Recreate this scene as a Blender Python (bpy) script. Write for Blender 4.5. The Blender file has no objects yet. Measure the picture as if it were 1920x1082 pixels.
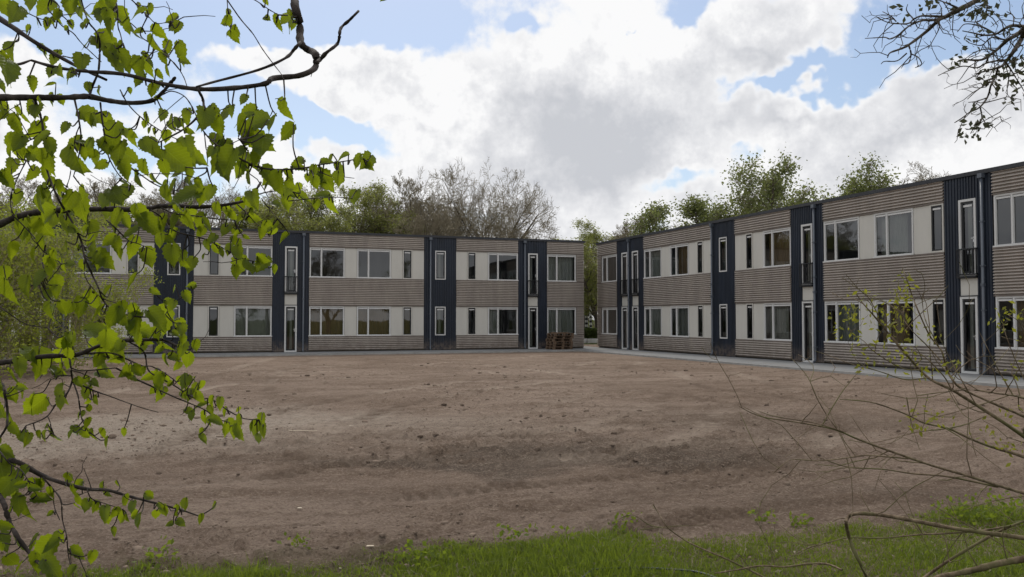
import bpy, math, random
import numpy as np
from mathutils import Vector, Matrix

# ------------------------------------------------------------------ camera, sky, sun, exposure
scene = bpy.context.scene
col = scene.collection
F_PX, YAW, TILT, CAM_H = 1578.27, math.radians(20.43), math.radians(2.075), 1.66
CAM = np.array([0.0, 0.0, CAM_H])
FWD = np.array([math.sin(YAW)*math.cos(TILT), math.cos(YAW)*math.cos(TILT), math.sin(TILT)])
RGT = np.array([math.cos(YAW), -math.sin(YAW), 0.0])
UPV = np.cross(RGT, FWD)

def direction(x, y):
    d = FWD + (x-960)/F_PX*RGT - (y-541)/F_PX*UPV
    return d
def at(x, y, d):
    """point seen at photo pixel (x, y), d metres in front of the camera"""
    return CAM + d*direction(x, y)
def on_ground(x, y, z=0.0):
    d = direction(x, y); t = (z-CAM_H)/d[2]
    return CAM + t*d

cam_data = bpy.data.cameras.new('camera'); cam = bpy.data.objects.new('camera', cam_data); col.objects.link(cam)
cam_data.sensor_width = 36; cam_data.lens = 36*F_PX/1920; cam_data.clip_start = 0.05; cam_data.clip_end = 3000
cam.matrix_world = Matrix(((RGT[0], UPV[0], -FWD[0], CAM[0]), (RGT[1], UPV[1], -FWD[1], CAM[1]), (RGT[2], UPV[2], -FWD[2], CAM[2]), (0, 0, 0, 1)))
scene.camera = cam

SUN_EL, SUN_AZ = math.radians(52), math.radians(12)       # azimuth clockwise from +Y: ahead of the camera, behind the clouds
sun_dir = Vector((math.sin(SUN_AZ)*math.cos(SUN_EL), math.cos(SUN_AZ)*math.cos(SUN_EL), math.sin(SUN_EL)))
sl = bpy.data.lights.new('sun', 'SUN'); sl.energy = 1.5; sl.angle = math.radians(11); sl.color = (1.0, 0.95, 0.87)
so = bpy.data.objects.new('sun', sl); col.objects.link(so); so.rotation_euler = sun_dir.to_track_quat('Z', 'Y').to_euler(); so.location = (0, 60, 80)

scene.view_settings.view_transform = 'Standard'; scene.view_settings.look = 'None'
scene.view_settings.exposure = 0.18; scene.view_settings.gamma = 1.0
scene.cycles.max_bounces = 6; scene.cycles.diffuse_bounces = 3; scene.cycles.transparent_max_bounces = 16
scene.cycles.use_denoising = True

class NT:
    """small helper to write node trees"""
    def __init__(s, tree): s.t = tree; s.n = tree.nodes; s.l = tree.links; s.n.clear()
    def node(s, typ, **kw):
        n = s.n.new(typ)
        for k, v in kw.items(): setattr(n, k, v)
        return n
    def put(s, sock, v):
        if hasattr(v, 'is_output'): s.l.new(v, sock)
        elif v is not None:
            if isinstance(v, (tuple, list)) and len(v) == 3 and len(sock.default_value) == 4: v = (*v, 1)
            sock.default_value = v
    def math(s, op, a, b=None, c=None, clamp=False):
        n = s.node('ShaderNodeMath', operation=op, use_clamp=clamp); s.put(n.inputs[0], a)
        if b is not None: s.put(n.inputs[1], b)
        if c is not None: s.put(n.inputs[2], c)
        return n.outputs[0]
    def vec(s, op, a, b=None, scale=None):
        n = s.node('ShaderNodeVectorMath', operation=op); s.put(n.inputs[0], a)
        if b is not None: s.put(n.inputs[1], b)
        if scale is not None: s.put(n.inputs['Scale'], scale)
        return n.outputs['Value'] if op in ('LENGTH', 'DOT_PRODUCT', 'DISTANCE') else n.outputs[0]
    def noise(s, v, scale, detail=4, rough=0.55, color=False, dist=0.0, lac=2.0):
        n = s.node('ShaderNodeTexNoise'); s.put(n.inputs['Vector'], v) if v is not None else None
        n.inputs['Scale'].default_value = scale; n.inputs['Detail'].default_value = detail
        n.inputs['Roughness'].default_value = rough; n.inputs['Distortion'].default_value = dist; n.inputs['Lacunarity'].default_value = lac
        return n.outputs['Color'] if color else n.outputs['Fac']
    def step(s, v, a, b, c=0.0, d=1.0, smooth=True):
        n = s.node('ShaderNodeMapRange', interpolation_type='SMOOTHSTEP' if smooth else 'LINEAR')
        s.put(n.inputs[0], v)
        for i, q in enumerate((a, b, c, d)): s.put(n.inputs[1+i], q)
        return n.outputs[0]
    def mix(s, f, a, b, blend='MIX'):
        n = s.node('ShaderNodeMix', data_type='RGBA', blend_type=blend)
        s.put(n.inputs[0], f); s.put(n.inputs[6], a); s.put(n.inputs[7], b)
        return n.outputs[2]
    def ramp(s, f, stops):
        n = s.node('ShaderNodeValToRGB'); s.put(n.inputs[0], f); e = n.color_ramp.elements
        while len(e) < len(stops): e.new(0.5)
        for el, (p, c) in zip(e, stops): el.position = p; el.color = (*c, 1)
        return n.outputs[0]

world = bpy.data.worlds.new('World'); scene.world = world; world.use_nodes = True
def build_sky():
    w = NT(world.node_tree)
    sky = w.node('ShaderNodeTexSky', sky_type='NISHITA', sun_disc=False); sky.sun_elevation = SUN_EL; sky.sun_rotation = SUN_AZ
    sky.altitude = 0; sky.air_density = 1.0; sky.dust_density = 1.2; sky.ozone_density = 1.4
    d = w.node('ShaderNodeTexCoord').outputs['Generated']
    sep = w.node('ShaderNodeSeparateXYZ'); w.put(sep.inputs[0], d)
    zc = w.math('ADD', w.math('MAXIMUM', sep.outputs[2], 0.0), 0.16)
    cloud_p = w.vec('DIVIDE', d, None); n = cloud_p.node
    cb = w.node('ShaderNodeCombineXYZ'); [w.put(cb.inputs[i], zc) for i in range(3)]; w.put(n.inputs[1], cb.outputs[0])
    # wobble that frays the outlines
    wob = w.vec('SCALE', w.vec('SUBTRACT', w.noise(d, 9.0, 4, 0.62, color=True), (0.5, 0.5, 0.5)), scale=0.17)
    dw = w.vec('ADD', d, wob)
    def blob(px, py, rx, ry, ang=0.0):
        c = direction(px, py); c = c/np.linalg.norm(c)
        r = np.cross(c, (0, 0, 1)); r /= np.linalg.norm(r); u = np.cross(r, c)
        ca, sa = math.cos(math.radians(ang)), math.sin(math.radians(ang)); r, u = r*ca+u*sa, u*ca-r*sa
        m = w.node('ShaderNodeMapping', vector_type='TEXTURE'); w.put(m.inputs[0], dw); m.inputs['Location'].default_value = tuple(c)
        m.inputs['Rotation'].default_value = Matrix((r, u, np.cross(r, u))).transposed().to_euler(); m.inputs['Scale'].default_value = (1.45*rx/F_PX, 1.45*ry/F_PX, 0.9)
        g = w.node('ShaderNodeTexGradient', gradient_type='QUADRATIC_SPHERE'); w.put(g.inputs[0], m.outputs[0]); return g.outputs['Fac']
    def total(items):
        acc = None
        for (amp, *g) in items: acc = w.math('MULTIPLY', blob(*g), amp*1.7) if acc is None else w.math('MULTIPLY_ADD', blob(*g), amp*1.7, acc)
        return acc
    gaps = [(1.4, 660, 30, 430, 105, -4), (1.5, 200, 45, 300, 95, 0), (1.5, 600, 238, 190, 44, -14), (1.0, 450, 222, 90, 36, 0),
            (1.1, 1455, 165, 150, 34, 4), (0.8, 1630, 110, 90, 55, 20), (0.8, 975, 35, 60, 30, 0), (0.6, 1165, 62, 30, 18, 0), (0.8, 1300, 12, 50, 30, 0), (1.2, 1790, 25, 220, 75, -6), (0.9, 1290, 345, 130, 34, 8),
            (0.9, 320, 318, 130, 34, 0), (1.1, 900, -170, 560, 140, 0)]
    puffs = [(0.5, 40, 110, 90, 50), (1.35, 590, 140, 320, 46, -7), (0.8, 1080, 120, 290, 105, -6), (0.8, 1420, 60, 230, 75, 5), (0.4, 1770, 105, 70, 66),
             (0.6, 1150, 270, 560, 110), (0.6, 1700, 250, 340, 100)]
    n_base = w.noise(cloud_p, 1.15, 4, 0.58); n_fine = w.noise(d, 11.0, 7, 0.64)
    dens = w.math('MULTIPLY_ADD', n_base, 2.6, w.math('MULTIPLY_ADD', n_fine, 2.3, -1.85))
    dens = w.math('SUBTRACT', w.math('ADD', dens, total(puffs)), total(gaps))
    cover = w.step(dens, -0.05, 0.55)
    # grey bellies and lit rims: the cloud a little nearer the zenith decides how much light gets in
    above = w.noise(w.vec('ADD', d, (0.010, 0.018, 0.034)), 11.0, 5, 0.62)
    relief = w.math('SUBTRACT', n_fine, above)
    greys = total([(0.95, 1090, 300, 270, 100, 0), (0.55, 1130, 205, 260, 60, 4), (0.8, 1470, 225, 210, 36, 4), (0.6, 1650, 265, 280, 60, 0), (0.5, 1000, 230, 200, 60, 0),
                   (0.5, 800, 205, 200, 38, -12), (0.4, 1880, 215, 130, 45, 0), (0.5, 1400, 112, 170, 34, 0)])
    shade = w.math('ADD', w.math('MULTIPLY_ADD', w.noise(d, 5.5, 3, 0.6), 1.6, -0.64), w.math('MULTIPLY_ADD', greys, 0.5, w.math('MULTIPLY', relief, -2.6)))
    shade = w.math('MULTIPLY', shade, w.step(dens, 0.15, 1.0))
    ccol = w.ramp(w.math('MULTIPLY', shade, 1.0, clamp=True), [(0.0, (8.5, 8.5, 8.55)), (0.3, (7.2, 7.25, 7.45)), (0.7, (5.9, 6.0, 6.3)), (1.0, (5.2, 5.35, 5.7))])
    # thin veil in the gaps
    skyc = w.mix(w.math('MULTIPLY_ADD', n_base, 0.4, -0.10, clamp=True), sky.outputs[0], (5.6, 7.0, 8.8))
    out = w.mix(cover, skyc, ccol)
    bg = w.node('ShaderNodeBackground'); w.put(bg.inputs[0], out); bg.inputs[1].default_value = 0.1
    o = w.node('ShaderNodeOutputWorld'); w.l.new(bg.outputs[0], o.inputs[0])
build_sky()
world.cycles.sampling_method = 'MANUAL'; world.cycles.sample_map_resolution = 512

# ------------------------------------------------------------------ mesh and object helpers
class MB:
    """collects shapes into one mesh"""
    def __init__(s): s.v = []; s.f = []; s.n = 0
    def add(s, v, f):
        v = np.asarray(v, float); s.v.append(v); n = s.n
        s.f += [tuple(i+n for i in q) for q in f]; s.n += len(v)
    def box(s, lo, hi, W=None):
        (a, b, c), (d, e, g) = lo, hi
        v = [(a, b, c), (d, b, c), (d, e, c), (a, e, c), (a, b, g), (d, b, g), (d, e, g), (a, e, g)]
        f = [(0, 3, 2, 1), (4, 5, 6, 7), (0, 1, 5, 4), (1, 2, 6, 5), (2, 3, 7, 6), (3, 0, 4, 7)]
        if W is not None:
            v = [W(*p) for p in v]
            e1, e2, e3 = (np.subtract(v[i], v[0]) for i in (1, 3, 4))
            if np.dot(np.cross(e1, e2), e3) < 0: f = [q[::-1] for q in f]
        s.add(v, f)
    def tube(s, pts, radii, sides=5, cap=True):
        P = np.asarray(pts, float); R = np.asarray(radii, float); k = len(P)
        T = np.gradient(P, axis=0); T /= np.linalg.norm(T, axis=1)[:, None]+1e-12
        a = np.array([0, 0, 1.0]) if abs(T[0][2]) < 0.9 else np.array([1.0, 0, 0])
        N = np.cross(T, a); N /= np.linalg.norm(N, axis=1)[:, None]+1e-12; B = np.cross(T, N)
        th = np.arange(sides)*2*math.pi/sides
        v = (P[:, None, :] + R[:, None, None]*(np.cos(th)[None, :, None]*N[:, None, :] + np.sin(th)[None, :, None]*B[:, None, :])).reshape(-1, 3)
        f = []
        for i in range(k-1):
            for j in range(sides):
                j2 = (j+1) % sides; f.append((i*sides+j, i*sides+j2, (i+1)*sides+j2, (i+1)*sides+j))
        if cap: f.append(tuple(range(sides))[::-1]); f.append(tuple((k-1)*sides+j for j in range(sides)))
        s.add(v, f)
    def data(s, name, material=None, smooth=False):
        me = bpy.data.meshes.new(name)
        me.from_pydata(np.concatenate(s.v).tolist() if s.v else [], [], s.f)
        if material: me.materials.append(material)
        if smooth: me.polygons.foreach_set('use_smooth', [True]*len(me.polygons))
        me.update(); return me
    def build(s, name, material=None, parent=None, smooth=False, loc=None):
        return link(name, s.data(name, material, smooth), parent, loc)

def link(name, data, parent=None, loc=None):
    o = bpy.data.objects.new(name, data); col.objects.link(o)
    if parent is not None: o.parent = parent
    if loc is not None: o.location = loc
    return o
def empty(name, loc=(0, 0, 0)):
    o = link(name, None, None, tuple(loc)); o.empty_display_size = 0.3; return o
def tag(o, label=None, category=None, group=None, kind=None):
    if label: o['label'] = label
    if category: o['category'] = category
    if group: o['group'] = group
    if kind: o['kind'] = kind
    return o
def copy_tree(o, parent=None):
    c = o.copy(); col.objects.link(c); c.parent = parent
    for ch in list(o.children): copy_tree(ch, c)
    return c
def fast_mesh(name, verts, faces, material=None, smooth=False):
    """verts (n,3), faces (m,k) arrays"""
    me = bpy.data.meshes.new(name); verts = np.asarray(verts, np.float32); faces = np.asarray(faces, np.int32); k = faces.shape[1]
    me.vertices.add(len(verts)); me.vertices.foreach_set('co', verts.ravel())
    me.loops.add(faces.size); me.loops.foreach_set('vertex_index', faces.ravel())
    me.polygons.add(len(faces)); me.polygons.foreach_set('loop_start', np.arange(0, faces.size, k, dtype=np.int32))
    if smooth: me.polygons.foreach_set('use_smooth', np.ones(len(faces), bool))
    if material: me.materials.append(material)
    me.update(calc_edges=True); me.validate(); return me

# ------------------------------------------------------------------ materials
def material(name, build):
    m = bpy.data.materials.new(name); m.use_nodes = True; w = NT(m.node_tree)
    o = w.node('ShaderNodeOutputMaterial'); w.l.new(build(w), o.inputs['Surface']); return m
def principled(w, color, rough=0.6, metal=0.0, bump=None, strength=0.2, dist=0.01, spec=0.5):
    p = w.node('ShaderNodeBsdfPrincipled'); w.put(p.inputs['Base Color'], color); w.put(p.inputs['Roughness'], rough)
    p.inputs['Metallic'].default_value = metal; p.inputs['Specular IOR Level'].default_value = spec
    if bump is not None:
        b = w.node('ShaderNodeBump'); b.inputs['Strength'].default_value = strength; b.inputs['Distance'].default_value = dist
        w.put(b.inputs['Height'], bump); w.l.new(b.outputs[0], p.inputs['Normal'])
    return p.outputs[0]
def obj_co(w): return w.node('ShaderNodeTexCoord').outputs['Object']
def scaled(w, v, s):
    m = w.node('ShaderNodeMapping'); w.put(m.inputs[0], v); m.inputs['Scale'].default_value = s; return m.outputs[0]
def painted(name, c, rough=0.5, var=0.12, streak=True, spec=0.4, metal=0.0, splash=False):
    def b(w):
        co = obj_co(w); n = w.noise(scaled(w, co, (1.5, 1.5, 0.35)) if streak else co, 1.6, 6, 0.65)
        n2 = w.noise(co, 14, 4, 0.6)
        k = w.math('ADD', w.step(n, 0.3, 0.7, 1-var, 1+var*0.6), w.math('MULTIPLY', w.math('SUBTRACT', n2, 0.5), var*0.7))
        cc = w.vec('SCALE', tuple(c), scale=k)
        if splash:      # soil thrown up by rain on the lowest boards, and rain streaks
            sp = w.node('ShaderNodeSeparateXYZ'); w.put(sp.inputs[0], co); n3 = w.noise(co, 5, 5, 0.7)
            cc = w.mix(w.math('MULTIPLY', w.step(sp.outputs[2], 0.75, 0.05), w.step(n3, 0.35, 0.62, 0.1, 0.75)), cc, (0.19, 0.15, 0.12))
            st = w.noise(scaled(w, co, (5, 5, 0.25)), 1.0, 5, 0.7); cc = w.mix(w.step(st, 0.52, 0.70, 0, 0.30), cc, tuple(q*0.6 for q in c))
        return principled(w, cc, w.step(n2, 0.3, 0.7, rough-0.08, rough+0.08), metal, n2, 0.04, 0.004, spec)
    return material(name, b)
M = {}
M['clad'] = painted('brown_corrugated_cladding', (0.365, 0.322, 0.284), 0.5, 0.14, splash=True)
M['beige'] = painted('beige_facade_panel', (0.56, 0.545, 0.50), 0.55, 0.05)
M['navy'] = painted('navy_ribbed_cladding', (0.015, 0.022, 0.037), 0.45, 0.3, splash=True)
M['white'] = painted('white_frame_paint', (0.62, 0.62, 0.61), 0.4, 0.05)
M['sash'] = painted('dark_window_sash', (0.02, 0.021, 0.023), 0.4, 0.1)
M['rail'] = painted('black_railing_paint', (0.012, 0.013, 0.016), 0.4, 0.1)
M['pipe'] = painted('grey_downpipe', (0.09, 0.105, 0.13), 0.35, 0.15, spec=0.6)
M['trim'] = painted('dark_roof_trim', (0.03, 0.032, 0.038), 0.5, 0.2)
M['flash'] = painted('brown_flashing', (0.17, 0.14, 0.12), 0.5, 0.15)
M['roof'] = painted('roof_felt', (0.05, 0.05, 0.05), 0.9, 0.2)
M['inner'] = painted('plaster_inside', (0.42, 0.41, 0.38), 0.9, 0.06)
M['floor_in'] = painted('floor_inside', (0.16, 0.13, 0.10), 0.7, 0.1)
M['plinth'] = painted('dark_plinth', (0.025, 0.025, 0.027), 0.8, 0.2)
M['curtain_brown'] = painted('brown_curtain', (0.40, 0.27, 0.14), 0.95, 0.2, spec=0.1)
M['curtain_grey'] = painted('grey_curtain', (0.46, 0.46, 0.43), 0.95, 0.15, spec=0.1)
M['steel'] = painted('brushed_handle', (0.5, 0.5, 0.5), 0.3, 0.05, metal=0.9)
M['signal_black'] = painted('black_pole_paint', (0.015, 0.015, 0.015), 0.5, 0.1)
def _glass(w):
    t = w.node('ShaderNodeBsdfTransparent'); t.inputs[0].default_value = (0.62, 0.66, 0.64, 1)
    g = w.node('ShaderNodeBsdfGlossy'); g.inputs['Roughness'].default_value = 0.015; g.inputs[0].default_value = (0.95, 0.97, 1, 1)
    co = obj_co(w); b = w.node('ShaderNodeBump'); b.inputs['Strength'].default_value = 0.05; b.inputs['Distance'].default_value = 0.02
    w.put(b.inputs['Height'], w.noise(co, 1.3, 2)); w.l.new(b.outputs[0], g.inputs['Normal'])
    f = w.node('ShaderNodeFresnel'); f.inputs[0].default_value = 1.5
    k = w.math('MULTIPLY', f.outputs[0], 2.0, clamp=True)
    m = w.node('ShaderNodeMixShader'); w.put(m.inputs[0], k); w.l.new(t.outputs[0], m.inputs[1]); w.l.new(g.outputs[0], m.inputs[2]); return m.outputs[0]
M['glass'] = material('window_glass', _glass)
def _bark(c1, c2, moss=None):
    def b(w):
        co = obj_co(w); n = w.noise(scaled(w, co, (1, 1, 0.4)), 30, 5, 0.65); n2 = w.noise(co, 4, 4)
        c = w.mix(w.step(n, 0.35, 0.68), c1, c2)
        if moss: c = w.mix(w.step(n2, 0.45, 0.62, 0, 0.8), c, moss)
        return principled(w, c, 0.85, 0, n, 0.5, 0.01, 0.2)
    return b
M['bark'] = material('grey_brown_bark', _bark((0.055, 0.045, 0.036), (0.13, 0.11, 0.088)))
M['twig'] = material('bare_twig_bark', _bark((0.20, 0.172, 0.115), (0.33, 0.285, 0.20)))
M['purple_bark'] = material('dark_hazel_bark', _bark((0.026, 0.020, 0.018), (0.07, 0.056, 0.05)))
M['willow_bark'] = material('mossy_willow_bark', _bark((0.105, 0.075, 0.048), (0.23, 0.175, 0.115), (0.13, 0.13, 0.05)))
M['pale_bark'] = material('pale_dead_bark', _bark((0.14, 0.125, 0.10), (0.27, 0.25, 0.21)))
def _leaf(c_dark, c_light, trans, amount=0.5, veins=False, rough=0.5):
    def b(w):
        oi = w.node('ShaderNodeObjectInfo').outputs['Random']; gi = w.node('ShaderNodeNewGeometry').outputs['Random Per Island']
        co = obj_co(w); r = w.math('FRACT', w.math('ADD', oi, gi)); n = w.noise(co, 25 if veins else 0.8, 4)
        c = w.mix(w.math('MULTIPLY', w.math('ADD', r, n), 0.5, clamp=True), c_dark, c_light)
        h = n
        if veins:
            sp = w.node('ShaderNodeSeparateXYZ'); w.put(sp.inputs[0], co)
            ax = w.math('ABSOLUTE', sp.outputs[0])
            ph = w.math('SUBTRACT', w.math('MULTIPLY', sp.outputs[1], 9.0), w.math('MULTIPLY', ax, 6.0))
            vn = w.step(w.math('ABSOLUTE', w.math('SUBTRACT', w.math('FRACT', ph), 0.5)), 0.0, 0.16, 1.0, 0.0)
            mid = w.step(ax, 0.006, 0.022, 1.0, 0.0); vv = w.math('MAXIMUM', w.math('MULTIPLY', vn, 0.6), mid)
            c = w.mix(w.math('MULTIPLY', vv, 0.45), c, tuple(min(1, q*1.9) for q in c_light)); h = w.math('SUBTRACT', w.math('MULTIPLY', n, 0.3), vv)
        p = principled(w, c, rough, 0, h, 0.35 if veins else 0.05, 0.02, 0.5 if veins else 0.25)
        t = w.node('ShaderNodeBsdfTranslucent'); w.put(t.inputs[0], w.mix(0.55, c, trans))
        m = w.node('ShaderNodeMixShader'); m.inputs[0].default_value = amount; w.l.new(p, m.inputs[1]); w.l.new(t.outputs[0], m.inputs[2]); return m.outputs[0]
    return b
M['hazel_leaf'] = material('lime_leaf', _leaf((0.022, 0.05, 0.008), (0.12, 0.17, 0.014), (0.42, 0.50, 0.008), 0.66, True, 0.36))
M['tree_leaf'] = material('spring_tree_leaf', _leaf((0.105, 0.125, 0.05), (0.19, 0.21, 0.085), (0.31, 0.35, 0.10), 0.52))
M['olive_leaf'] = material('olive_shrub_leaf', _leaf((0.14, 0.175, 0.03), (0.25, 0.28, 0.055), (0.42, 0.47, 0.06), 0.55))
M['young_leaf'] = material('young_pale_leaf', _leaf((0.15, 0.17, 0.05), (0.26, 0.275, 0.085), (0.40, 0.43, 0.10), 0.55))
M['bud_leaf'] = material('yellow_green_bud', _leaf((0.15, 0.17, 0.02), (0.28, 0.28, 0.04), (0.48, 0.47, 0.04), 0.5))
M['dusk_leaf'] = material('dull_grey_green_leaf', _leaf((0.05, 0.055, 0.03), (0.09, 0.095, 0.05), (0.12, 0.13, 0.05), 0.3))
M['grass'] = material('meadow_grass', _leaf((0.075, 0.115, 0.016), (0.15, 0.195, 0.03), (0.34, 0.43, 0.03), 0.5, False, 0.5))
M['dry_grass'] = material('dry_grass_straw', _leaf((0.18, 0.15, 0.09), (0.3, 0.26, 0.17), (0.3, 0.26, 0.15), 0.3))
M['hedge'] = material('hedge_leaf', _leaf((0.04, 0.07, 0.015), (0.09, 0.12, 0.03), (0.15, 0.19, 0.04), 0.35))
def _wood(c1, c2):
    def b(w):
        co = obj_co(w); oi = w.node('ShaderNodeObjectInfo').outputs['Random']
        n = w.noise(scaled(w, co, (2, 20, 20)), 3, 5); c = w.mix(w.math('MULTIPLY', w.math('ADD', n, oi), 0.5), c1, c2)
        return principled(w, c, 0.8, 0, n, 0.3, 0.005, 0.2)
    return b
M['pallet'] = material('weathered_pallet_wood', _wood((0.085, 0.056, 0.038), (0.21, 0.145, 0.098)))
M['lath'] = material('pale_lath_wood', _wood((0.42, 0.35, 0.26), (0.6, 0.52, 0.42)))

# ------------------------------------------------------------------ ground, pavement
YL, XR = 42.82, 21.59                 # facade planes of the two wings
PAVE_Y, PAVE_X = 39.9, 18.75          # outer edges of the pavement
rs = np.random.RandomState(7)
_tab = rs.rand(256, 256)
def vnoise(x, y):
    xi = np.floor(x).astype(int); yi = np.floor(y).astype(int); fx = x-xi; fy = y-yi
    fx = fx*fx*(3-2*fx); fy = fy*fy*(3-2*fy); T = lambda a, b: _tab[a & 255, b & 255]
    return (T(xi, yi)*(1-fx)+T(xi+1, yi)*fx)*(1-fy)+(T(xi, yi+1)*(1-fx)+T(xi+1, yi+1)*fx)*fy
def fbm(x, y, octv=4, gain=0.5):
    s = 0; a = 1; t = 0
    for i in range(octv): s = s+a*vnoise(x*2**i+17.3*i, y*2**i+5.1*i); t += a; a *= gain
    return s/t
EDGE = [(-600, 1100), (0, 1095), (200, 1088), (330, 1074), (450, 1058), (560, 1040), (700, 1034), (900, 1024), (1000, 1014), (1150, 1006), (1300, 1000), (1450, 990), (1550, 984), (1700, 975), (1800, 962), (1900, 955), (2500, 940)]
_ep = np.array([on_ground(x, y)[:2] for x, y in EDGE]); _ea = np.arctan2(_ep @ RGT[:2], _ep @ FWD[:2]); _er = np.hypot(_ep[:, 0], _ep[:, 1])
def grass_edge(x, y):
    """how far (m) a ground point lies inside the grass verge"""
    a = np.arctan2(x*RGT[0]+y*RGT[1], x*FWD[0]+y*FWD[1]); r = np.hypot(x, y)
    return np.interp(a, _ea, _er)-r
def ground_z(x, y):
    r = np.hypot(x, y)
    # camera-independent soil relief: broad swells, ploughed furrows running across, small clods
    u = x*0.93-y*0.36; v = x*0.36+y*0.93
    broad = (fbm(x*0.16, y*0.16, 3)-0.5)*0.10
    furrow = (fbm(u*0.35+3, v*2.2, 4, 0.6)-0.5)*0.10
    clod = np.maximum(fbm(x*6.5, y*6.5, 3, 0.65)-0.50, 0)*0.22*np.clip((fbm(x*0.35+9, y*0.5, 3)-0.36)*5, 0.15, 1)
    fine = (vnoise(x*23, y*23)-0.5)*0.018+(vnoise(x*47, y*47)-0.5)*0.010*np.clip(1.6-r/10, 0, 1)
    rut = track_map(x, y)[0]
    z = (broad+furrow+clod+fine+rut)
    z = z*np.clip(1.15-r/48, 0.28, 1)
    ge = grass_edge(x, y); z = z*np.clip(1-ge*0.6, 0.35, 1)
    near = np.clip(np.minimum(PAVE_Y-y, PAVE_X-x), 0, 4)/4          # level off towards the pavement
    z = z*near - (1-near)*0.02
    return np.where((y > PAVE_Y-0.1) | (x > PAVE_X-0.1), -0.03, z)
TRACKS = []       # centre lines of the machine's passes over the plot, as ground points
for (amp, pts) in [(0.045, [(150, 905), (380, 880), (640, 850), (900, 815), (1100, 770), (1230, 715)]), (0.05, [(560, 668), (470, 700), (420, 745), (455, 800), (640, 838), (960, 842), (1300, 815), (1600, 800)]),
                   (0.035, [(700, 668), (900, 690), (1100, 715), (1350, 742), (1650, 800), (1900, 850)]), (0.035, [(1010, 664), (860, 676), (640, 690), (380, 720), (120, 770)]),
                   (0.04, [(300, 960), (620, 985), (1000, 960), (1400, 915), (1800, 895)]), (0.03, [(1180, 672), (1080, 700), (800, 735), (560, 790), (380, 880), (330, 960)]), (0.03, [(1300, 690), (1420, 740), (1450, 800), (1300, 870), (1000, 910)])]:
    P = np.array([on_ground(*p)[:2] for p in pts]); t = np.linspace(0, len(P)-1, 90)
    i = np.clip(t.astype(int), 0, len(P)-2); f = (t-i)[:, None]; Q = np.vstack([2*P[0]-P[1], P, 2*P[-1]-P[-2]])
    p0, p1, p2, p3 = Q[i], Q[i+1], Q[i+2], Q[i+3]
    TRACKS.append((amp, 0.5*(2*p1+(p2-p0)*f+(2*p0-5*p1+4*p2-p3)*f*f+(-p0+3*p1-3*p2+p3)*f**3)))
def track_map(x, y):
    """rut depth and how strongly the soil is pressed flat, at ground points"""
    shp = x.shape; x = x.ravel(); y = y.ravel(); dz = np.zeros(len(x)); press = np.zeros(len(x)); ok = np.where((np.hypot(x, y) < 50) & (np.hypot(x, y) > 6.6) & (y > 2) & (x*FWD[0]+y*FWD[1] > 0.7*np.hypot(x, y)))[0]
    for amp, C in TRACKS:
        X, Y = x[ok], y[ok]; best = np.full(len(ok), 1e9); sd = np.zeros(len(ok)); al = np.zeros(len(ok)); run = 0.0
        for a, b in zip(C[:-1], C[1:]):
            d = b-a; L = np.hypot(*d)+1e-9; t = np.clip(((X-a[0])*d[0]+(Y-a[1])*d[1])/L, 0, L); ex = X-a[0]-t*d[0]/L; ey = Y-a[1]-t*d[1]/L; q = ex*ex+ey*ey
            m = q < best; best[m] = q[m]; sd[m] = (np.sqrt(q)*np.sign(ex*d[1]-ey*d[0]))[m]; al[m] = (run+t)[m]; run += L
        fade = np.clip(al/2, 0, 1)*np.clip((run-al)/2, 0, 1)*np.clip(fbm(al*0.25+amp*900, np.zeros(len(al))+amp*333, 2)*2.2-0.5, 0, 1)
        for o in (-0.9, 0.9):
            w = (sd-o)/0.19; tread = 0.75+0.35*np.sign(np.sin(al*2*math.pi/0.16+np.abs(w)*1.2)); e = np.exp(-w**4)
            dz[ok] += fade*amp*1.4*(np.exp(-(w/1.9)**2)*0.7-e*1.25*tread); press[ok] += fade*e*tread
    return dz.reshape(shp), np.clip(press, 0, 1).reshape(shp)

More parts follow.
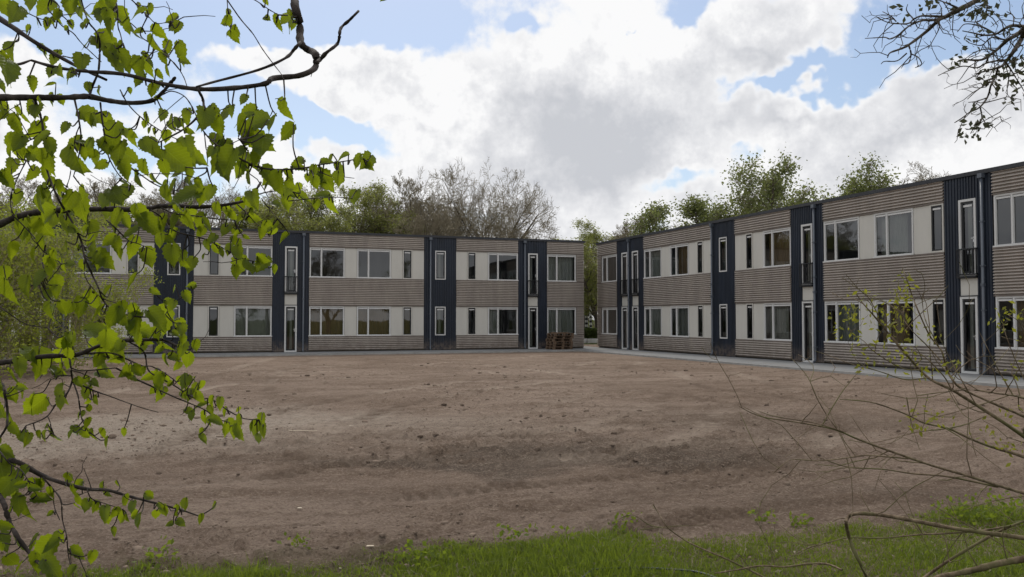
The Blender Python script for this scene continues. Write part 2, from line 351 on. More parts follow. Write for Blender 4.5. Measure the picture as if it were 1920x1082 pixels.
def build_ground():
    az = np.concatenate([np.linspace(-math.pi, math.radians(-46), 40)[:-1], np.linspace(math.radians(-46), math.radians(46), 520), np.linspace(math.radians(46), math.pi, 40)[1:-1]])
    rad = np.concatenate([np.array([0.6, 1.5, 2.5, 3.4]), np.geomspace(4.0, 62, 400), np.geomspace(66, 900, 26)])
    A, R = np.meshgrid(az, rad)
    dx, dy = np.cos(A), np.sin(A)
    X = R*(dx*FWD[0]+dy*RGT[0])/math.hypot(*FWD[:2]); Y = R*(dx*FWD[1]+dy*RGT[1])/math.hypot(*FWD[:2])
    Z = ground_z(X, Y); n, m = X.shape
    v = np.stack([X, Y, Z], -1).reshape(-1, 3)
    i, j = np.meshgrid(np.arange(n-1), np.arange(m), indexing='ij'); j2 = (j+1) % m
    f = np.stack([i*m+j, (i+1)*m+j, (i+1)*m+j2, i*m+j2], -1).reshape(-1, 4)
    me = fast_mesh('ground', v, f, None, True)
    me.flip_normals() if me.polygons[1000].normal.z < 0 else None
    at_ = me.attributes.new('pressed', 'FLOAT', 'POINT'); at_.data.foreach_set('value', track_map(X, Y)[1].ravel().astype(np.float32))
    c0, c1 = on_ground(330, 800), on_ground(940, 862); c2 = on_ground(1180, 835); c3 = on_ground(690, 800); c4 = on_ground(60, 830); c5 = on_ground(1400, 790); c6 = on_ground(1650, 930)
    def b(w):
        co = obj_co(w)
        R_ = tuple(RGT); F_ = (math.sin(YAW), math.cos(YAW), 0)
        wob = w.vec('ADD', co, w.vec('SCALE', w.vec('SUBTRACT', w.noise(co, 0.45, 5, 0.6, color=True), (0.5, 0.5, 0.5)), scale=6.0))
        def patch(c, a, bb):
            e = w.vec('SUBTRACT', wob, tuple(c)); k = w.node('ShaderNodeCombineXYZ')
            w.put(k.inputs[0], w.math('DIVIDE', w.vec('DOT_PRODUCT', e, R_), a)); w.put(k.inputs[1], w.math('DIVIDE', w.vec('DOT_PRODUCT', e, F_), bb))
            return w.step(w.vec('LENGTH', k.outputs[0]), 0.3, 1.25, 1, 0)
        str_ = w.noise(scaled(w, w.vec('ADD', co, w.vec('SCALE', w.noise(co, 0.3, 2, color=True), scale=2.0)), (0.5, 2.0, 1)), 0.9, 7, 0.68)
        n1 = w.noise(co, 0.22, 5, 0.6); n2 = w.noise(co, 3.5, 7, 0.7); n3 = w.noise(co, 40, 5, 0.7); n4 = w.noise(scaled(w, co, (0.8, 1.3, 1)), 7, 9, 0.8)
        base = w.mix(w.step(n1, 0.33, 0.66), (0.222, 0.163, 0.124), (0.31, 0.237, 0.187))
        base = w.mix(w.step(str_, 0.42, 0.62, 0, 0.75), base, (0.155, 0.108, 0.078))
        pale = w.math('ADD', w.math('ADD', patch(c0, 2.6, 3.2), w.math('MULTIPLY', patch(c3, 3.2, 2.2), 0.55)), patch(c4, 2.0, 2.4), clamp=True)
        base = w.mix(w.math('MULTIPLY', pale, w.step(n2, 0.3, 0.6, 0.35, 0.95)), base, (0.43, 0.365, 0.30))
        damp = w.math('ADD', w.math('ADD', patch(c1, 3.4, 0.85), w.math('MULTIPLY', patch(c2, 2.4, 0.9), 0.7)), w.math('ADD', w.math('MULTIPLY', patch(c5, 3.0, 2.2), 0.45), w.math('MULTIPLY', patch(c6, 2.0, 0.7), 0.35)), clamp=True)
        base = w.mix(w.math('MULTIPLY', damp, 0.85), base, (0.095, 0.073, 0.056))
        base = w.mix(w.step(n2, 0.50, 0.68, 0, 0.55), base, (0.13, 0.09, 0.066))
        base = w.mix(w.step(n3, 0.53, 0.63, 0, 0.55), base, (0.40, 0.32, 0.25))
        base = w.mix(w.step(n3, 0.47, 0.37, 0, 0.6), base, (0.095, 0.066, 0.048))
        base = w.mix(w.step(n4, 0.48, 0.36, 0, 0.6), base, (0.12, 0.086, 0.063)); base = w.mix(w.step(n4, 0.52, 0.64, 0, 0.5), base, (0.36, 0.285, 0.22))
        pr = w.node('ShaderNodeAttribute', attribute_name='pressed').outputs['Fac']; base = w.mix(w.math('MULTIPLY', pr, 0.85), base, w.mix(w.step(n1, 0.45, 0.55), (0.145, 0.105, 0.078), (0.37, 0.30, 0.24)))
        # everywhere beyond the building plot the land is grassy
        sp = w.node('ShaderNodeSeparateXYZ'); w.put(sp.inputs[0], wob)
        far = w.math('MAXIMUM', w.step(sp.outputs[1], 50, 53), w.step(sp.outputs[0], 30, 33)); far = w.math('MAXIMUM', far, w.step(sp.outputs[0], -9.0, -12.0))
        far = w.math('MAXIMUM', far, w.step(sp.outputs[1], 3.2, 1.8))
        rr = w.math('ADD', w.vec('LENGTH', w.vec('MULTIPLY', co, (1, 1, 0))), w.math('MULTIPLY_ADD', n2, 1.6, w.math('MULTIPLY_ADD', n1, 1.4, -1.5)))
        base = w.mix(w.step(rr, 6.6, 5.6, 0, 0.75), base, w.mix(n2, (0.065, 0.062, 0.03), (0.13, 0.11, 0.06)))
        base = w.mix(far, base, w.mix(n2, (0.05, 0.07, 0.02), (0.10, 0.11, 0.035)))
        h = w.math('ADD', w.math('MULTIPLY_ADD', n4, 1.3, w.math('MULTIPLY', n3, 0.35)), w.math('ADD', n2, w.math('MULTIPLY', str_, 0.6)))
        return principled(w, base, 0.95, 0, h, 1.0, 0.06, 0.1)
    me.materials.append(material('bare_soil', b))
    return tag(link('ground', me), kind='structure')
ground = build_ground()

def build_pavement():
    def b(w):
        co = obj_co(w); br = w.node('ShaderNodeTexBrick'); w.put(br.inputs['Vector'], co)
        br.inputs['Scale'].default_value = 1; br.inputs['Brick Width'].default_value = 0.6; br.inputs['Row Height'].default_value = 0.3; br.inputs['Mortar Size'].default_value = 0.012
        br.inputs['Color1'].default_value = (0.20, 0.205, 0.21, 1); br.inputs['Color2'].default_value = (0.25, 0.255, 0.26, 1); br.inputs['Mortar'].default_value = (0.16, 0.15, 0.14, 1)
        n = w.noise(co, 1.2, 6, 0.65); c = w.mix(w.step(n, 0.50, 0.72, 0, 0.55), br.outputs[0], (0.23, 0.19, 0.155))
        return principled(w, c, 0.85, 0, w.noise(co, 30, 4), 0.2, 0.004, 0.2)
    m = material('concrete_paving', b); mb = MB()
    E = lambda: None
    # an L-shaped slab that runs on through the gap between the two wings
    mb.box((-14, PAVE_Y, -0.15), (20.24, YL+0.2, 0.03)); mb.box((20.24, PAVE_Y, -0.15), (XR+0.2, 60, 0.03)); mb.box((PAVE_X, 6, -0.15), (XR+0.2, PAVE_Y, 0.03))
    o = tag(mb.build('pavement', m), kind='structure')
    k = MB(); kw = 0.08
    k.box((-14, PAVE_Y-kw, -0.15), (PAVE_X-kw, PAVE_Y, 0.045)); k.box((PAVE_X-kw, 6, -0.15), (PAVE_X, PAVE_Y, 0.045))
    k.build('edging', painted('kerb_concrete', (0.33, 0.33, 0.32), 0.9, 0.2), o)
build_pavement()

# ------------------------------------------------------------------ the two wings
Z = dict(bot=0.10, sill=0.80, head=2.31, up=2.95, sill2=3.73, head2=5.25, top=6.0)
PITCH = 0.091
class Wing:
    def __init__(s, root, plane, axis):
        s.root = root; s.plane = plane; s.axis = axis                # axis 'x': facade looks to -Y, s grows to the right; 'y': looks to -X, s is Y
        s.loc = np.array(root.location)
    def W(s, a, o, z):
        p = (a, s.plane-o, z) if s.axis == 'x' else (s.plane-o, a, z)
        return (p[0]-s.loc[0], p[1]-s.loc[1], p[2]-s.loc[2])
    def box(s, mb, a0, a1, o0, o1, z0, z1):
        mb.box((min(a0, a1), min(o0, o1), z0), (max(a0, a1), max(o0, o1), z1), s.W)
    def part(s, name, mat, boxes, parent=None):
        mb = MB(); [s.box(mb, *b) for b in boxes]; return mb.build(name, M[mat], parent or s.root)
    def sheet(s, name, mat, prof, a0, a1, vertical=False, z0=0, z1=0):
        """a folded sheet: profile points (offset along, outward)"""
        mb = MB(); v = []; f = []
        for (q, o) in prof:
            if vertical: v += [s.W(q, o, z0), s.W(q, o, z1)]
            else: v += [s.W(a0, o, q), s.W(a1, o, q)]
        for i in range(len(prof)-1): f.append((2*i, 2*i+1, 2*i+3, 2*i+2))
        e1 = np.subtract(v[1], v[0]); e2 = np.subtract(v[2], v[0]); out = np.subtract(s.W(0, 1, 0), s.W(0, 0, 0))
        if np.dot(np.cross(e1, e2), out) < 0: f = [q[::-1] for q in f]
        mb.add(v, f); return mb.build(name, M[mat], s.root)
    def ribs(s, a0, a1, z0, z1):
        a0, a1 = min(a0, a1)+0.012, max(a0, a1)-0.012; n = max(1, round((z1-z0)/PITCH)); p = (z1-z0)/n; prof = []
        for i in range(n):
            b = z0+i*p; prof += [(b, 0.010), (b+p*0.36, 0.010), (b+p*0.44, 0.076), (b+p*0.54, 0.078), (b+p*0.90, 0.050)]
        prof.append((z1, 0.010)); s.sheet('cladding_panel', 'clad', prof, a0, a1)
        s.part('panel_backing', 'flash', [(a0, a1, -0.06, 0.006, z0, z1)])
    def navy(s, a0, a1, holes):
        """vertical ribbed sheet with door and window openings cut out as strips"""
        a0, a1 = min(a0, a1), max(a0, a1); xs = sorted({a0, a1, *[q for h in holes for q in h[:2]]})
        for b0, b1 in zip(xs[:-1], xs[1:]):
            zs = [Z['bot']-0.04]
            for h in sorted([h for h in holes if h[0] <= b0+1e-6 and h[1] >= b1-1e-6], key=lambda h: h[2]): zs += [h[2], h[3]]
            zs.append(Z['top'])
            for z0, z1 in zip(zs[::2], zs[1::2]):
                if z1-z0 < 0.02: continue
                n = max(1, round((b1-b0)/0.10)); p = (b1-b0)/n; prof = []
                for i in range(n):
                    c = b0+i*p; prof += [(c, 0.02), (c+p*0.35, 0.02), (c+p*0.45, 0.045), (c+p*0.85, 0.045), (c+p*0.95, 0.02)]
                prof.append((b1, 0.02)); s.sheet('navy_cladding', 'navy', prof, 0, 0, True, z0, z1)
    def frame(s, a0, a1, z0, z1, w, o0, o1):
        return [(a0, a1, o0, o1, z0, z0+w), (a0, a1, o0, o1, z1-w, z1), (a0, a0+w, o0, o1, z0+w, z1-w), (a1-w, a1, o0, o1, z0+w, z1-w)]
    def pane(s, a0, a1, z0, z1, parent, o=0.0):
        v = [s.W(a0, o, z0), s.W(a1, o, z0), s.W(a1, o, z1), s.W(a0, o, z1)]; f = (0, 1, 2, 3)
        out = np.subtract(s.W(0, 1, 0), s.W(0, 0, 0))
        if np.dot(np.cross(np.subtract(v[1], v[0]), np.subtract(v[2], v[1])), out) < 0: f = f[::-1]
        mb = MB(); mb.add(v, [f]); return mb.build('pane', M['glass'], parent)
    def curtain(s, a0, a1, z0, z1, mat, parent):
        n = 26; prof = [(a0+(a1-a0)*i/n, -0.22+0.025*math.sin(i*1.9)+0.012*math.sin(i*0.7)) for i in range(n+1)]
        o = s.sheet('curtain', mat, prof, 0, 0, True, z0, z1); o.parent = parent
    def wide(s, left, right, z0, z1, curtain=None):
        """two-light window; left and right as the camera sees them"""
        a0, a1 = min(left, right), max(left, right); w = 0.052; m = left+(right-left)*0.335
        win = s.part('window', 'white', s.frame(a0+0.01, a1-0.01, z0+0.004, z1, w, -0.05, 0.03)); 
        s.part('mullion', 'white', [(m-0.028, m+0.028, -0.05, 0.034, z0+w, z1-w)], win)
        lo, hi = a0+0.01+w, a1-0.01-w
        for b0, b1 in ((lo, m-0.028), (m+0.028, hi)):
            s.part('sash', 'white', s.frame(b0+0.001, b1-0.001, z0+w+0.001, z1-w-0.001, 0.014, -0.045, 0.012), win)
            s.pane(b0, b1, z0+w, z1-w, win, -0.02); s.part('vent_strip', 'white', [(b0+0.025, b1-0.025, -0.015, 0.02, z1-w-0.085, z1-w-0.03)], win)
        s.part('sill', 'white', [(a0-0.02, a1+0.02, 0.031, 0.07, z0+0.0, z0+0.045)], win)
        if curtain and curtain[-1] in '<>':        # drawn to one side
            c = m+0.12*(hi-lo) if (curtain[-1] == '<') == (s.axis == 'x') else m+0.42*(hi-lo)*(1 if s.axis == 'x' else -1)
            c = min(max(c, lo+0.3), hi-0.3); near = (curtain[-1] == '<') == (s.axis == 'x'); s.curtain(lo if near else c, c if near else hi, z0+0.08, z1-0.08, curtain[:-1], win)
        elif curtain: s.curtain(lo, hi, z0+0.08, z1-0.08, curtain, win)
    def slim(s, left, right, z0, z1, mat='beige', curtain=None):
        a0, a1 = min(left, right), max(left, right); w = 0.05
        win = s.part('window', mat, s.frame(a0+0.006, a1-0.006, z0+0.004, z1, w, -0.05, 0.04))
        b0, b1, c0, c1 = a0+0.006+w, a1-0.006-w, z0+0.004+w, z1-w
        s.part('sash', 'sash', s.frame(b0+0.001, b1-0.001, c0+0.001, c1-0.001, 0.045, -0.045, 0.02), win)
        s.pane(b0+0.03, b1-0.03, c0+0.03, c1-0.03, win, -0.015)
        s.part('vent_strip', 'white', [(b0+0.06, b1-0.06, -0.01, 0.026, c1-0.13, c1-0.075)], win)
        if curtain: s.curtain(b0, b1, c0, c1, curtain, win)
    def door(s, left, right, z0, z1, railing=False):
        a0, a1 = min(left, right), max(left, right); w = 0.07
        d = s.part('door', 'white', s.frame(a0, a1, z0, z1, w, -0.05, 0.06)); b0, b1, c0, c1 = a0+w, a1-w, z0+w, z1-w
        s.part('door_leaf', 'sash', s.frame(b0+0.001, b1-0.001, c0+0.001, c1-0.001, 0.06, -0.045, 0.015), d)
        s.pane(b0+0.04, b1-0.04, c0+0.04, c1-0.04, d, -0.02)
        s.part('vent_strip', 'white', [(b0+0.08, b1-0.08, -0.01, 0.02, c1-0.16, c1-0.10)], d)
        h = b1-0.04 if s.axis == 'x' else b0+0.04
        s.part('handle', 'steel', [(h-0.02, h+0.02, 0.016, 0.03, z0+1.0, z0+1.16), (h-0.07 if s.axis == 'x' else h-0.01, h+0.01 if s.axis == 'x' else h+0.07, 0.031, 0.055, z0+1.10, z0+1.125)], d)
        if railing:
            o0, o1 = 0.10, 0.13; r = s.part('railing', 'rail', [(a0-0.05, a1+0.05, o0, o1, z0+0.02, z0+0.06), (a0-0.05, a1+0.05, o0, o1, z0+0.78, z0+0.82), (a0-0.05, a0-0.03, o0+0.001, o1-0.001, z0+0.06, z0+0.78), (a1+0.03, a1+0.05, o0+0.001, o1-0.001, z0+0.06, z0+0.78),
                (a0-0.05, a0-0.02, 0.05, o0, z0+0.78, z0+0.82), (a1+0.02, a1+0.05, 0.05, o0, z0+0.78, z0+0.82), (a0-0.05, a0-0.02, 0.05, o0, z0+0.02, z0+0.06), (a1+0.02, a1+0.05, 0.05, o0, z0+0.02, z0+0.06)])
            n = 6
            for i in range(n+1):
                q = a0-0.035+(a1-a0+0.07)*i/n; s.part('bar', 'rail', [(q-0.01, q+0.01, o0+0.004, o1-0.004, z0+0.061, z0+0.779)], r)
            s.part('step_grille', 'rail', [(a0-0.04, a1+0.04, 0.0601, 0.15, z0-0.06, z0-0.005)], r)
    def panel(s, left, right, z0, z1):
        a0, a1 = min(left, right), max(left, right); s.part('facade_panel', 'beige', [(a0+0.006, a1-0.006, -0.05, 0.016, z0+0.004, z1-0.004)])
    def pipe(s, a):
        mb = MB(); pts = [s.W(a, 0.115, 5.86), s.W(a, 0.115, 0.35), s.W(a, 0.115, 0.14), s.W(a, 0.20, 0.06)]; mb.tube(pts, [0.042]*4, 10)
        p = mb.build('downpipe', M['pipe'], s.root, True)
        s.part('hopper', 'pipe', [(a-0.075, a+0.075, 0.05, 0.19, 5.80, 5.93)], p)
        for z in (0.6, 1.9, 3.2, 4.5): s.part('bracket', 'pipe', [(a-0.055, a+0.055, 0.046, 0.165, z, z+0.035)], p)
        s.part('pipe_joint', 'pipe', [(a-0.05, a+0.05, 0.066, 0.164, 2.62, 2.70)], p)
    def clad(s, left, right, items):
        """a brown section: rib bands above, between and below two window bands; items: list of (kind, left, right, ...)"""
        s.ribs(left, right, Z['bot'], Z['sill']-0.05); s.ribs(left, right, Z['head']+0.03, Z['sill2']-0.05); s.ribs(left, right, Z['head2']+0.03, Z['top']-0.04)
        a0, a1 = min(left, right), max(left, right)
        for z in (Z['sill'], Z['sill2']): s.part('flashing', 'flash', [(a0+0.003, a1-0.003, -0.05, 0.065, z-0.05, z-0.001)])
        for z in (Z['head'], Z['head2']): s.part('flashing', 'flash', [(a0+0.003, a1-0.003, -0.05, 0.06, z+0.002, z+0.03)])
        for (k, l, r, *cur) in items:
            for lev, (z0, z1) in enumerate(((Z['sill'], Z['head']), (Z['sill2'], Z['head2']))):
                c = cur[lev] if cur else None
                if k == 'w': s.wide(l, r, z0, z1, c)
                elif k == 's': s.slim(l, r, z0, z1, 'beige', c)
                elif k == 'p': s.panel(l, r, z0, z1)
                elif k == 'r': s.ribs(l, r, z0-0.0, z1)
    def blue_window(s, left, right, wl, wr):
        a0, a1 = min(wl, wr), max(wl, wr)
        s.navy(left, right, [(a0, a1, Z['sill'], Z['head']), (a0, a1, Z['sill2'], Z['head2'])])
        s.slim(a0, a1, Z['sill'], Z['head'], 'white'); s.slim(a0, a1, Z['sill2'], Z['head2'], 'white')
    def blue_door(s, left, right, doors):
        hs = []
        for l, r in doors:
            a0, a1 = min(l, r), max(l, r); hs += [(a0, a1, 0.0, Z['head']+0.02), (a0, a1, Z['head']+0.05, Z['up']-0.07), (a0, a1, Z['up'], Z['head2'])]
        hs = [(a, b, c, d) for a, b, c, d in hs]; s.navy(left, right, [(a, b, min(c, 0.06) if c < 0.1 else c, d) for a, b, c, d in hs])
        for l, r in doors:
            a0, a1 = min(l, r), max(l, r); s.door(a0, a1, 0.035, Z['head']+0.02); s.door(a0, a1, Z['up'], Z['head2'], True)
            s.panel(a0-0.006, a1+0.006, Z['head']+0.05, Z['up']-0.07)
            s.part('flashing', 'trim', [(a0-0.03, a1+0.03, -0.02, 0.075, Z['head']+0.021, Z['head']+0.049)]); s.part('flashing', 'trim', [(a0-0.03, a1+0.03, -0.02, 0.075, Z['up']-0.069, Z['up']-0.061)])
    def shell(s, lo, hi, depth, walls):
        """rooms behind the facade, outer walls and roof"""
        d = -depth
        s.part('outer_wall', 'clad', [(lo, hi, d-0.2, d, 0.05, 5.95), (lo, lo+0.2, d+0.001, -0.061, 0.05, 5.95), (hi-0.2, hi, d+0.001, -0.061, 0.05, 5.95)])
        s.part('plinth', 'plinth', [(lo+0.02, hi-0.02, d-0.1, -0.02, -0.1, 0.055)])
        s.part('ground_floor', 'floor_in', [(lo+0.2, hi-0.2, d+0.01, -0.07, 0.056, 0.12)])
        s.part('upper_floor', 'inner', [(lo+0.2, hi-0.2, d+0.01, -0.07, 2.62, 2.92)])
        s.part('ceiling', 'inner', [(lo+0.2, hi-0.2, d+0.01, -0.07, 5.55, 5.7)])
        s.part('rear_room_wall', 'inner', [(lo+0.2, hi-0.2, -4.6, -4.5, 0.121, 2.619), (lo+0.2, hi-0.2, -4.6, -4.5, 2.921, 5.549)])
        for q in walls: s.part('partition_wall', 'inner', [(q-0.06, q+0.06, -4.499, -0.08, 0.121, 2.619), (q-0.06, q+0.06, -4.499, -0.08, 2.921, 5.549)])
        s.part('roof', 'roof', [(lo-0.02, hi+0.02, d-0.22, 0.03, 5.96, 6.02)])
        s.part('roof_trim', 'trim', [(lo-0.05, hi+0.05, 0.031, 0.10, 5.93, 6.05), (lo-0.05, lo-0.021, d-0.25, 0.0309, 5.93, 6.05), (hi+0.021, hi+0.05, d-0.25, 0.0309, 5.93, 6.05)])

CB, CG = 'curtain_brown', 'curtain_grey'
left_root = tag(empty('apartment_building', (4.0, YL+4, 0)), 'long two-storey building facing the camera, its right end behind the pallets', 'building', 'two wings of the new modular building')
wl = Wing(left_root, YL, 'x')
wl.clad(-12.9, -7.25, [('w', -12.9, -11.1), ('p', -11.1, -10.5), ('w', -10.5, -8.75), ('p', -8.75, -8.2), ('s', -8.2, -7.7), ('p', -7.7, -7.25)])
wl.blue_door(-7.25, -5.52, [(-6.65, -6.07)]); wl.pipe(-5.70)
wl.clad(-5.52, -1.97, [('w', -5.49, -3.78, None, CG+'<'), ('p', -3.78, -3.14), ('s', -3.14, -2.62), ('p', -2.62, -1.97)])
wl.blue_window(-1.97, -0.23, -1.40, -0.82); wl.pipe(-0.52)
wl.clad(-0.23, 3.39, [('p', -0.23, 0.42), ('s', 0.42, 0.94), ('p', 0.94, 1.61), ('w', 1.61, 3.38, CG, None)])
wl.blue_door(3.39, 5.14, [(3.98, 4.57)]); wl.pipe(4.87)
wl.clad(5.14, 11.03, [('w', 5.16, 6.92, CB, None), ('p', 6.92, 7.53), ('w', 7.53, 9.29, CB, None), ('p', 9.29, 9.89), ('s', 9.89, 10.41, CB, None), ('p', 10.41, 11.03)])
wl.blue_window(11.03, 12.78, 11.63, 12.21); wl.pipe(11.36)
wl.clad(12.78, 16.30, [('p', 12.78, 13.40), ('s', 13.40, 13.91), ('p', 13.91, 14.56), ('w', 14.56, 16.29, CG+'<', None)])
wl.blue_door(16.30, 17.99, [(16.88, 17.44)]); wl.pipe(16.66)
wl.clad(17.99, 20.24, [('w', 18.01, 19.76, CG, CG), ('r', 19.76, 20.24)])
wl.shell(-13.0, 20.24, 8.5, [-5.6, -1.1, 4.3, 7.2, 11.9, 17.1])

right_root = tag(empty('apartment_building', (XR+4, 28, 0)), 'two-storey building on the right whose facade runs towards the camera', 'building', 'two wings of the new modular building')
wr = Wing(right_root, XR, 'y')
wr.clad(43.74, 41.31, [('r', 43.74, 43.2), ('w', 43.2, 41.36)])
wr.blue_door(41.31, 38.36, [(40.76, 40.11), (39.58, 38.93)]); wr.pipe(39.86)
wr.clad(38.36, 32.23, [('w', 38.34, 36.6, CG+'<', CG+'<'), ('p', 36.6, 35.79), ('w', 35.79, 34.12, CG+'<', CB+'>'), ('p', 34.12, 33.40), ('s', 33.40, 32.90), ('p', 32.90, 32.23)])
wr.blue_window(32.23, 30.46, 31.63, 31.04); wr.pipe(32.09)
wr.clad(30.46, 26.80, [('p', 30.46, 29.71), ('s', 29.71, 29.22), ('p', 29.22, 28.55), ('w', 28.55, 26.82, CG+'<', CB)])
wr.blue_door(26.80, 25.00, [(26.18, 25.57)]); wr.pipe(25.40)
wr.clad(25.00, 19.62, [('w', 24.98, 23.2, CG+'>', None), ('p', 23.2, 22.52), ('w', 22.52, 20.83, CB+'<', CG+'<'), ('p', 20.83, 20.17), ('s', 20.17, 19.64)])
wr.blue_door(19.62, 17.94, [(19.08, 18.48)]); wr.pipe(18.22)
wr.clad(17.94, 12.4, [('w', 17.90, 16.15, CB+'>', None), ('p', 16.15, 15.5), ('w', 15.5, 13.8), ('p', 13.8, 13.2), ('s', 13.2, 12.7), ('p', 12.7, 12.4)])
wr.shell(12.3, 43.74, 8.5, [39.8, 36.2, 31.3, 25.9, 22.8, 18.8])

# ------------------------------------------------------------------ trees and shrubs behind the buildings
def unit(v): v = np.asarray(v, float); return v/(np.linalg.norm(v)+1e-12)
def batch_tubes(P, R, sides):
    """P (n,k,3) polylines, R (n,k) radii -> verts, quads"""
    n, k, _ = P.shape
    T = np.gradient(P, axis=1); T /= np.linalg.norm(T, axis=2, keepdims=True)+1e-9
    a = np.where(np.abs(T[:, :1, 2:3]) < 0.9, np.array([0, 0, 1.0]), np.array([1.0, 0, 0])); N = np.cross(T, np.broadcast_to(a, T.shape)); N /= np.linalg.norm(N, axis=2, keepdims=True)+1e-9
    B = np.cross(T, N); th = np.arange(sides)*2*math.pi/sides
    V = P[:, :, None, :]+R[:, :, None, None]*(np.cos(th)[None, None, :, None]*N[:, :, None, :]+np.sin(th)[None, None, :, None]*B[:, :, None, :])
    i, q, j = np.meshgrid(np.arange(n), np.arange(k-1), np.arange(sides), indexing='ij'); j2 = (j+1) % sides; b = i*k*sides
    Fq = np.stack([b+q*sides+j, b+q*sides+j2, b+(q+1)*sides+j2, b+(q+1)*sides+j], -1).reshape(-1, 4)
    return V.reshape(-1, 3), Fq
def merge(lst):
    vs, fs, n = [], [], 0
    for v, f in lst: vs.append(v); fs.append(f+n); n += len(v)
    return np.concatenate(vs), np.concatenate(fs)
def leaf_quads(C, size, rng, droop=0.3, aspect=0.6):
    n = len(C); d = rng.normal(size=(n, 3)); d[:, 2] -= droop; d /= np.linalg.norm(d, axis=1)[:, None]
    e = np.cross(d, rng.normal(size=(n, 3))); e /= np.linalg.norm(e, axis=1)[:, None]+1e-9; nn = np.cross(d, e)
    L = (size*rng.uniform(0.6, 1.3, n))[:, None]
    V = np.stack([C, C+d*L*0.5+e*L*aspect*0.5+nn*L*0.08, C+d*L, C+d*L*0.5-e*L*aspect*0.5+nn*L*0.08], 1).reshape(-1, 3)
    return V, np.arange(4*n).reshape(n, 4)
def branch_set(rng, parents, radii, per, length, k, spread, lift, wander, r_ratio, t0=0.25, taper=0.3, jit=0.3):
    """children growing from parent polylines (n,kp,3): vectorised"""
    n, kp, _ = parents.shape; m = n*per
    idx = np.repeat(np.arange(n), per); t = t0+(1-t0)*((np.tile(np.arange(per), n)+rng.uniform(0, 1, m))/per); t = np.clip(t, 0, 0.999)
    s = t*(kp-1); i0 = s.astype(int); fr = (s-i0)[:, None]
    base = parents[idx, i0]*(1-fr)+parents[idx, i0+1]*fr; tang = parents[idx, i0+1]-parents[idx, i0]; tang /= np.linalg.norm(tang, axis=1)[:, None]+1e-9
    r0 = (radii[idx, i0]*(1-fr[:, 0])+radii[idx, i0+1]*fr[:, 0])*r_ratio
    side = np.cross(tang, rng.normal(size=(m, 3))); side /= np.linalg.norm(side, axis=1)[:, None]+1e-9
    d = tang*(1-spread)+side*spread; d[:, 2] += lift; d /= np.linalg.norm(d, axis=1)[:, None]
    plen = np.linalg.norm(np.diff(parents, axis=1), axis=2).sum(1)[idx]
    L = plen*length*(1.1-0.6*t)*rng.uniform(1-jit, 1+jit, m)
    P = np.zeros((m, k, 3)); P[:, 0] = base
    for q in range(1, k):
        d = d+rng.normal(size=(m, 3))*wander; d[:, 2] += lift*0.25; d /= np.linalg.norm(d, axis=1)[:, None]; P[:, q] = P[:, q-1]+d*(L/(k-1))[:, None]
    R = r0[:, None]*np.linspace(1, taper, k)[None, :]
    return P, R
def tree_parts(seed, H=12.0, trunk_len=1.0, width=8.0, stems=1, n1=11, n2=8, n3=7, n4=4, lift=0.25, leaf=0, leaf_size=0.14, trunk_t0=0.2, limb_len=None, rmin=0.007, spread=0.72, leaf_jit=0.25, wan=0.15):
    rng = np.random.RandomState(seed); K = 9; P = np.zeros((stems, K, 3)); 
    for s in range(stems):
        d = unit((rng.normal()*0.08*stems, rng.normal()*0.08*stems, 1)); p = np.array([rng.normal()*0.12*(stems-1), rng.normal()*0.12*(stems-1), -0.15])
        P[s, 0] = p
        for q in range(1, K): d = unit(d+rng.normal(size=3)*(0.06, 0.06, 0)); p = p+d*H*trunk_len*rng.uniform(0.80, 0.95)/(K-1); P[s, q] = p
    R = np.repeat((0.017*H/stems**0.5*np.linspace(1, 0.16, K)**0.9)[None], stems, 0)
    l1 = limb_len if limb_len else 0.5*width/H*1.15
    A, RA = branch_set(rng, P, R, n1, l1, 7, spread, lift, wan, 0.55, trunk_t0, 0.3)
    B, RB = branch_set(rng, A, RA, n2, 0.5, 5, 0.6, lift*0.6, wan*1.2, 0.55, 0.2, 0.35)
    C, RC = branch_set(rng, B, RB, n3, 0.5, 4, 0.6, lift*0.5, wan*1.3, 0.6, 0.2, 0.5)
    D, RD = branch_set(rng, C, RC, n4, 0.55, 3, 0.55, lift*0.4, wan*1.2, 0.7, 0.25, 0.7)
    rm = lambda r: np.maximum(r, rmin)
    trunk = merge([batch_tubes(P, R, 8), batch_tubes(A, rm(RA), 5)]); twigs = merge([batch_tubes(B, rm(RB), 4), batch_tubes(C, rm(RC), 3), batch_tubes(D, rm(RD), 3)])
    leaves = None
    if leaf:
        src = np.concatenate([D[:, 1:].reshape(-1, 3), C[:, 2:].reshape(-1, 3)]); c = src[rng.randint(0, len(src), leaf)]+rng.normal(size=(leaf, 3))*leaf_jit
        leaves = leaf_quads(c, leaf_size, rng)
    allv = [twigs[0], trunk[0]]+([leaves[0]] if leaves else []); top = max(v[:, 2].max() for v in allv)
    return trunk, twigs, leaves, top
def tree_kind(name, seed, bark='bark', twig='twig', leafmat='tree_leaf', **kw):
    tr, tw, lv, top = tree_parts(seed, **kw)
    t = fast_mesh('trunk', *tr, M[bark], True); w = fast_mesh('branches', *tw, M[twig]); l = fast_mesh('crown', *lv, M[leafmat]) if lv else None
    return name, t, w, l, top
def plant(kind, x, ytop, d, label, category='tree', group=None, rot=0, widen=1.0):
    name, t, w, l, top = kind; p = at(x, 598, d); H = at(x, ytop, d)[2]; s = H/top
    o = empty(name, (p[0], p[1], 0)); o.rotation_euler.z = rot; o.scale = (s*widen, s*widen, s)
    link('trunk', t, o)
    if l is not None:
        link('branches', w, o); tag(link('crown', l, o), kind=None)
    else: link('crown', w, o)
    return tag(o, label, category, group)
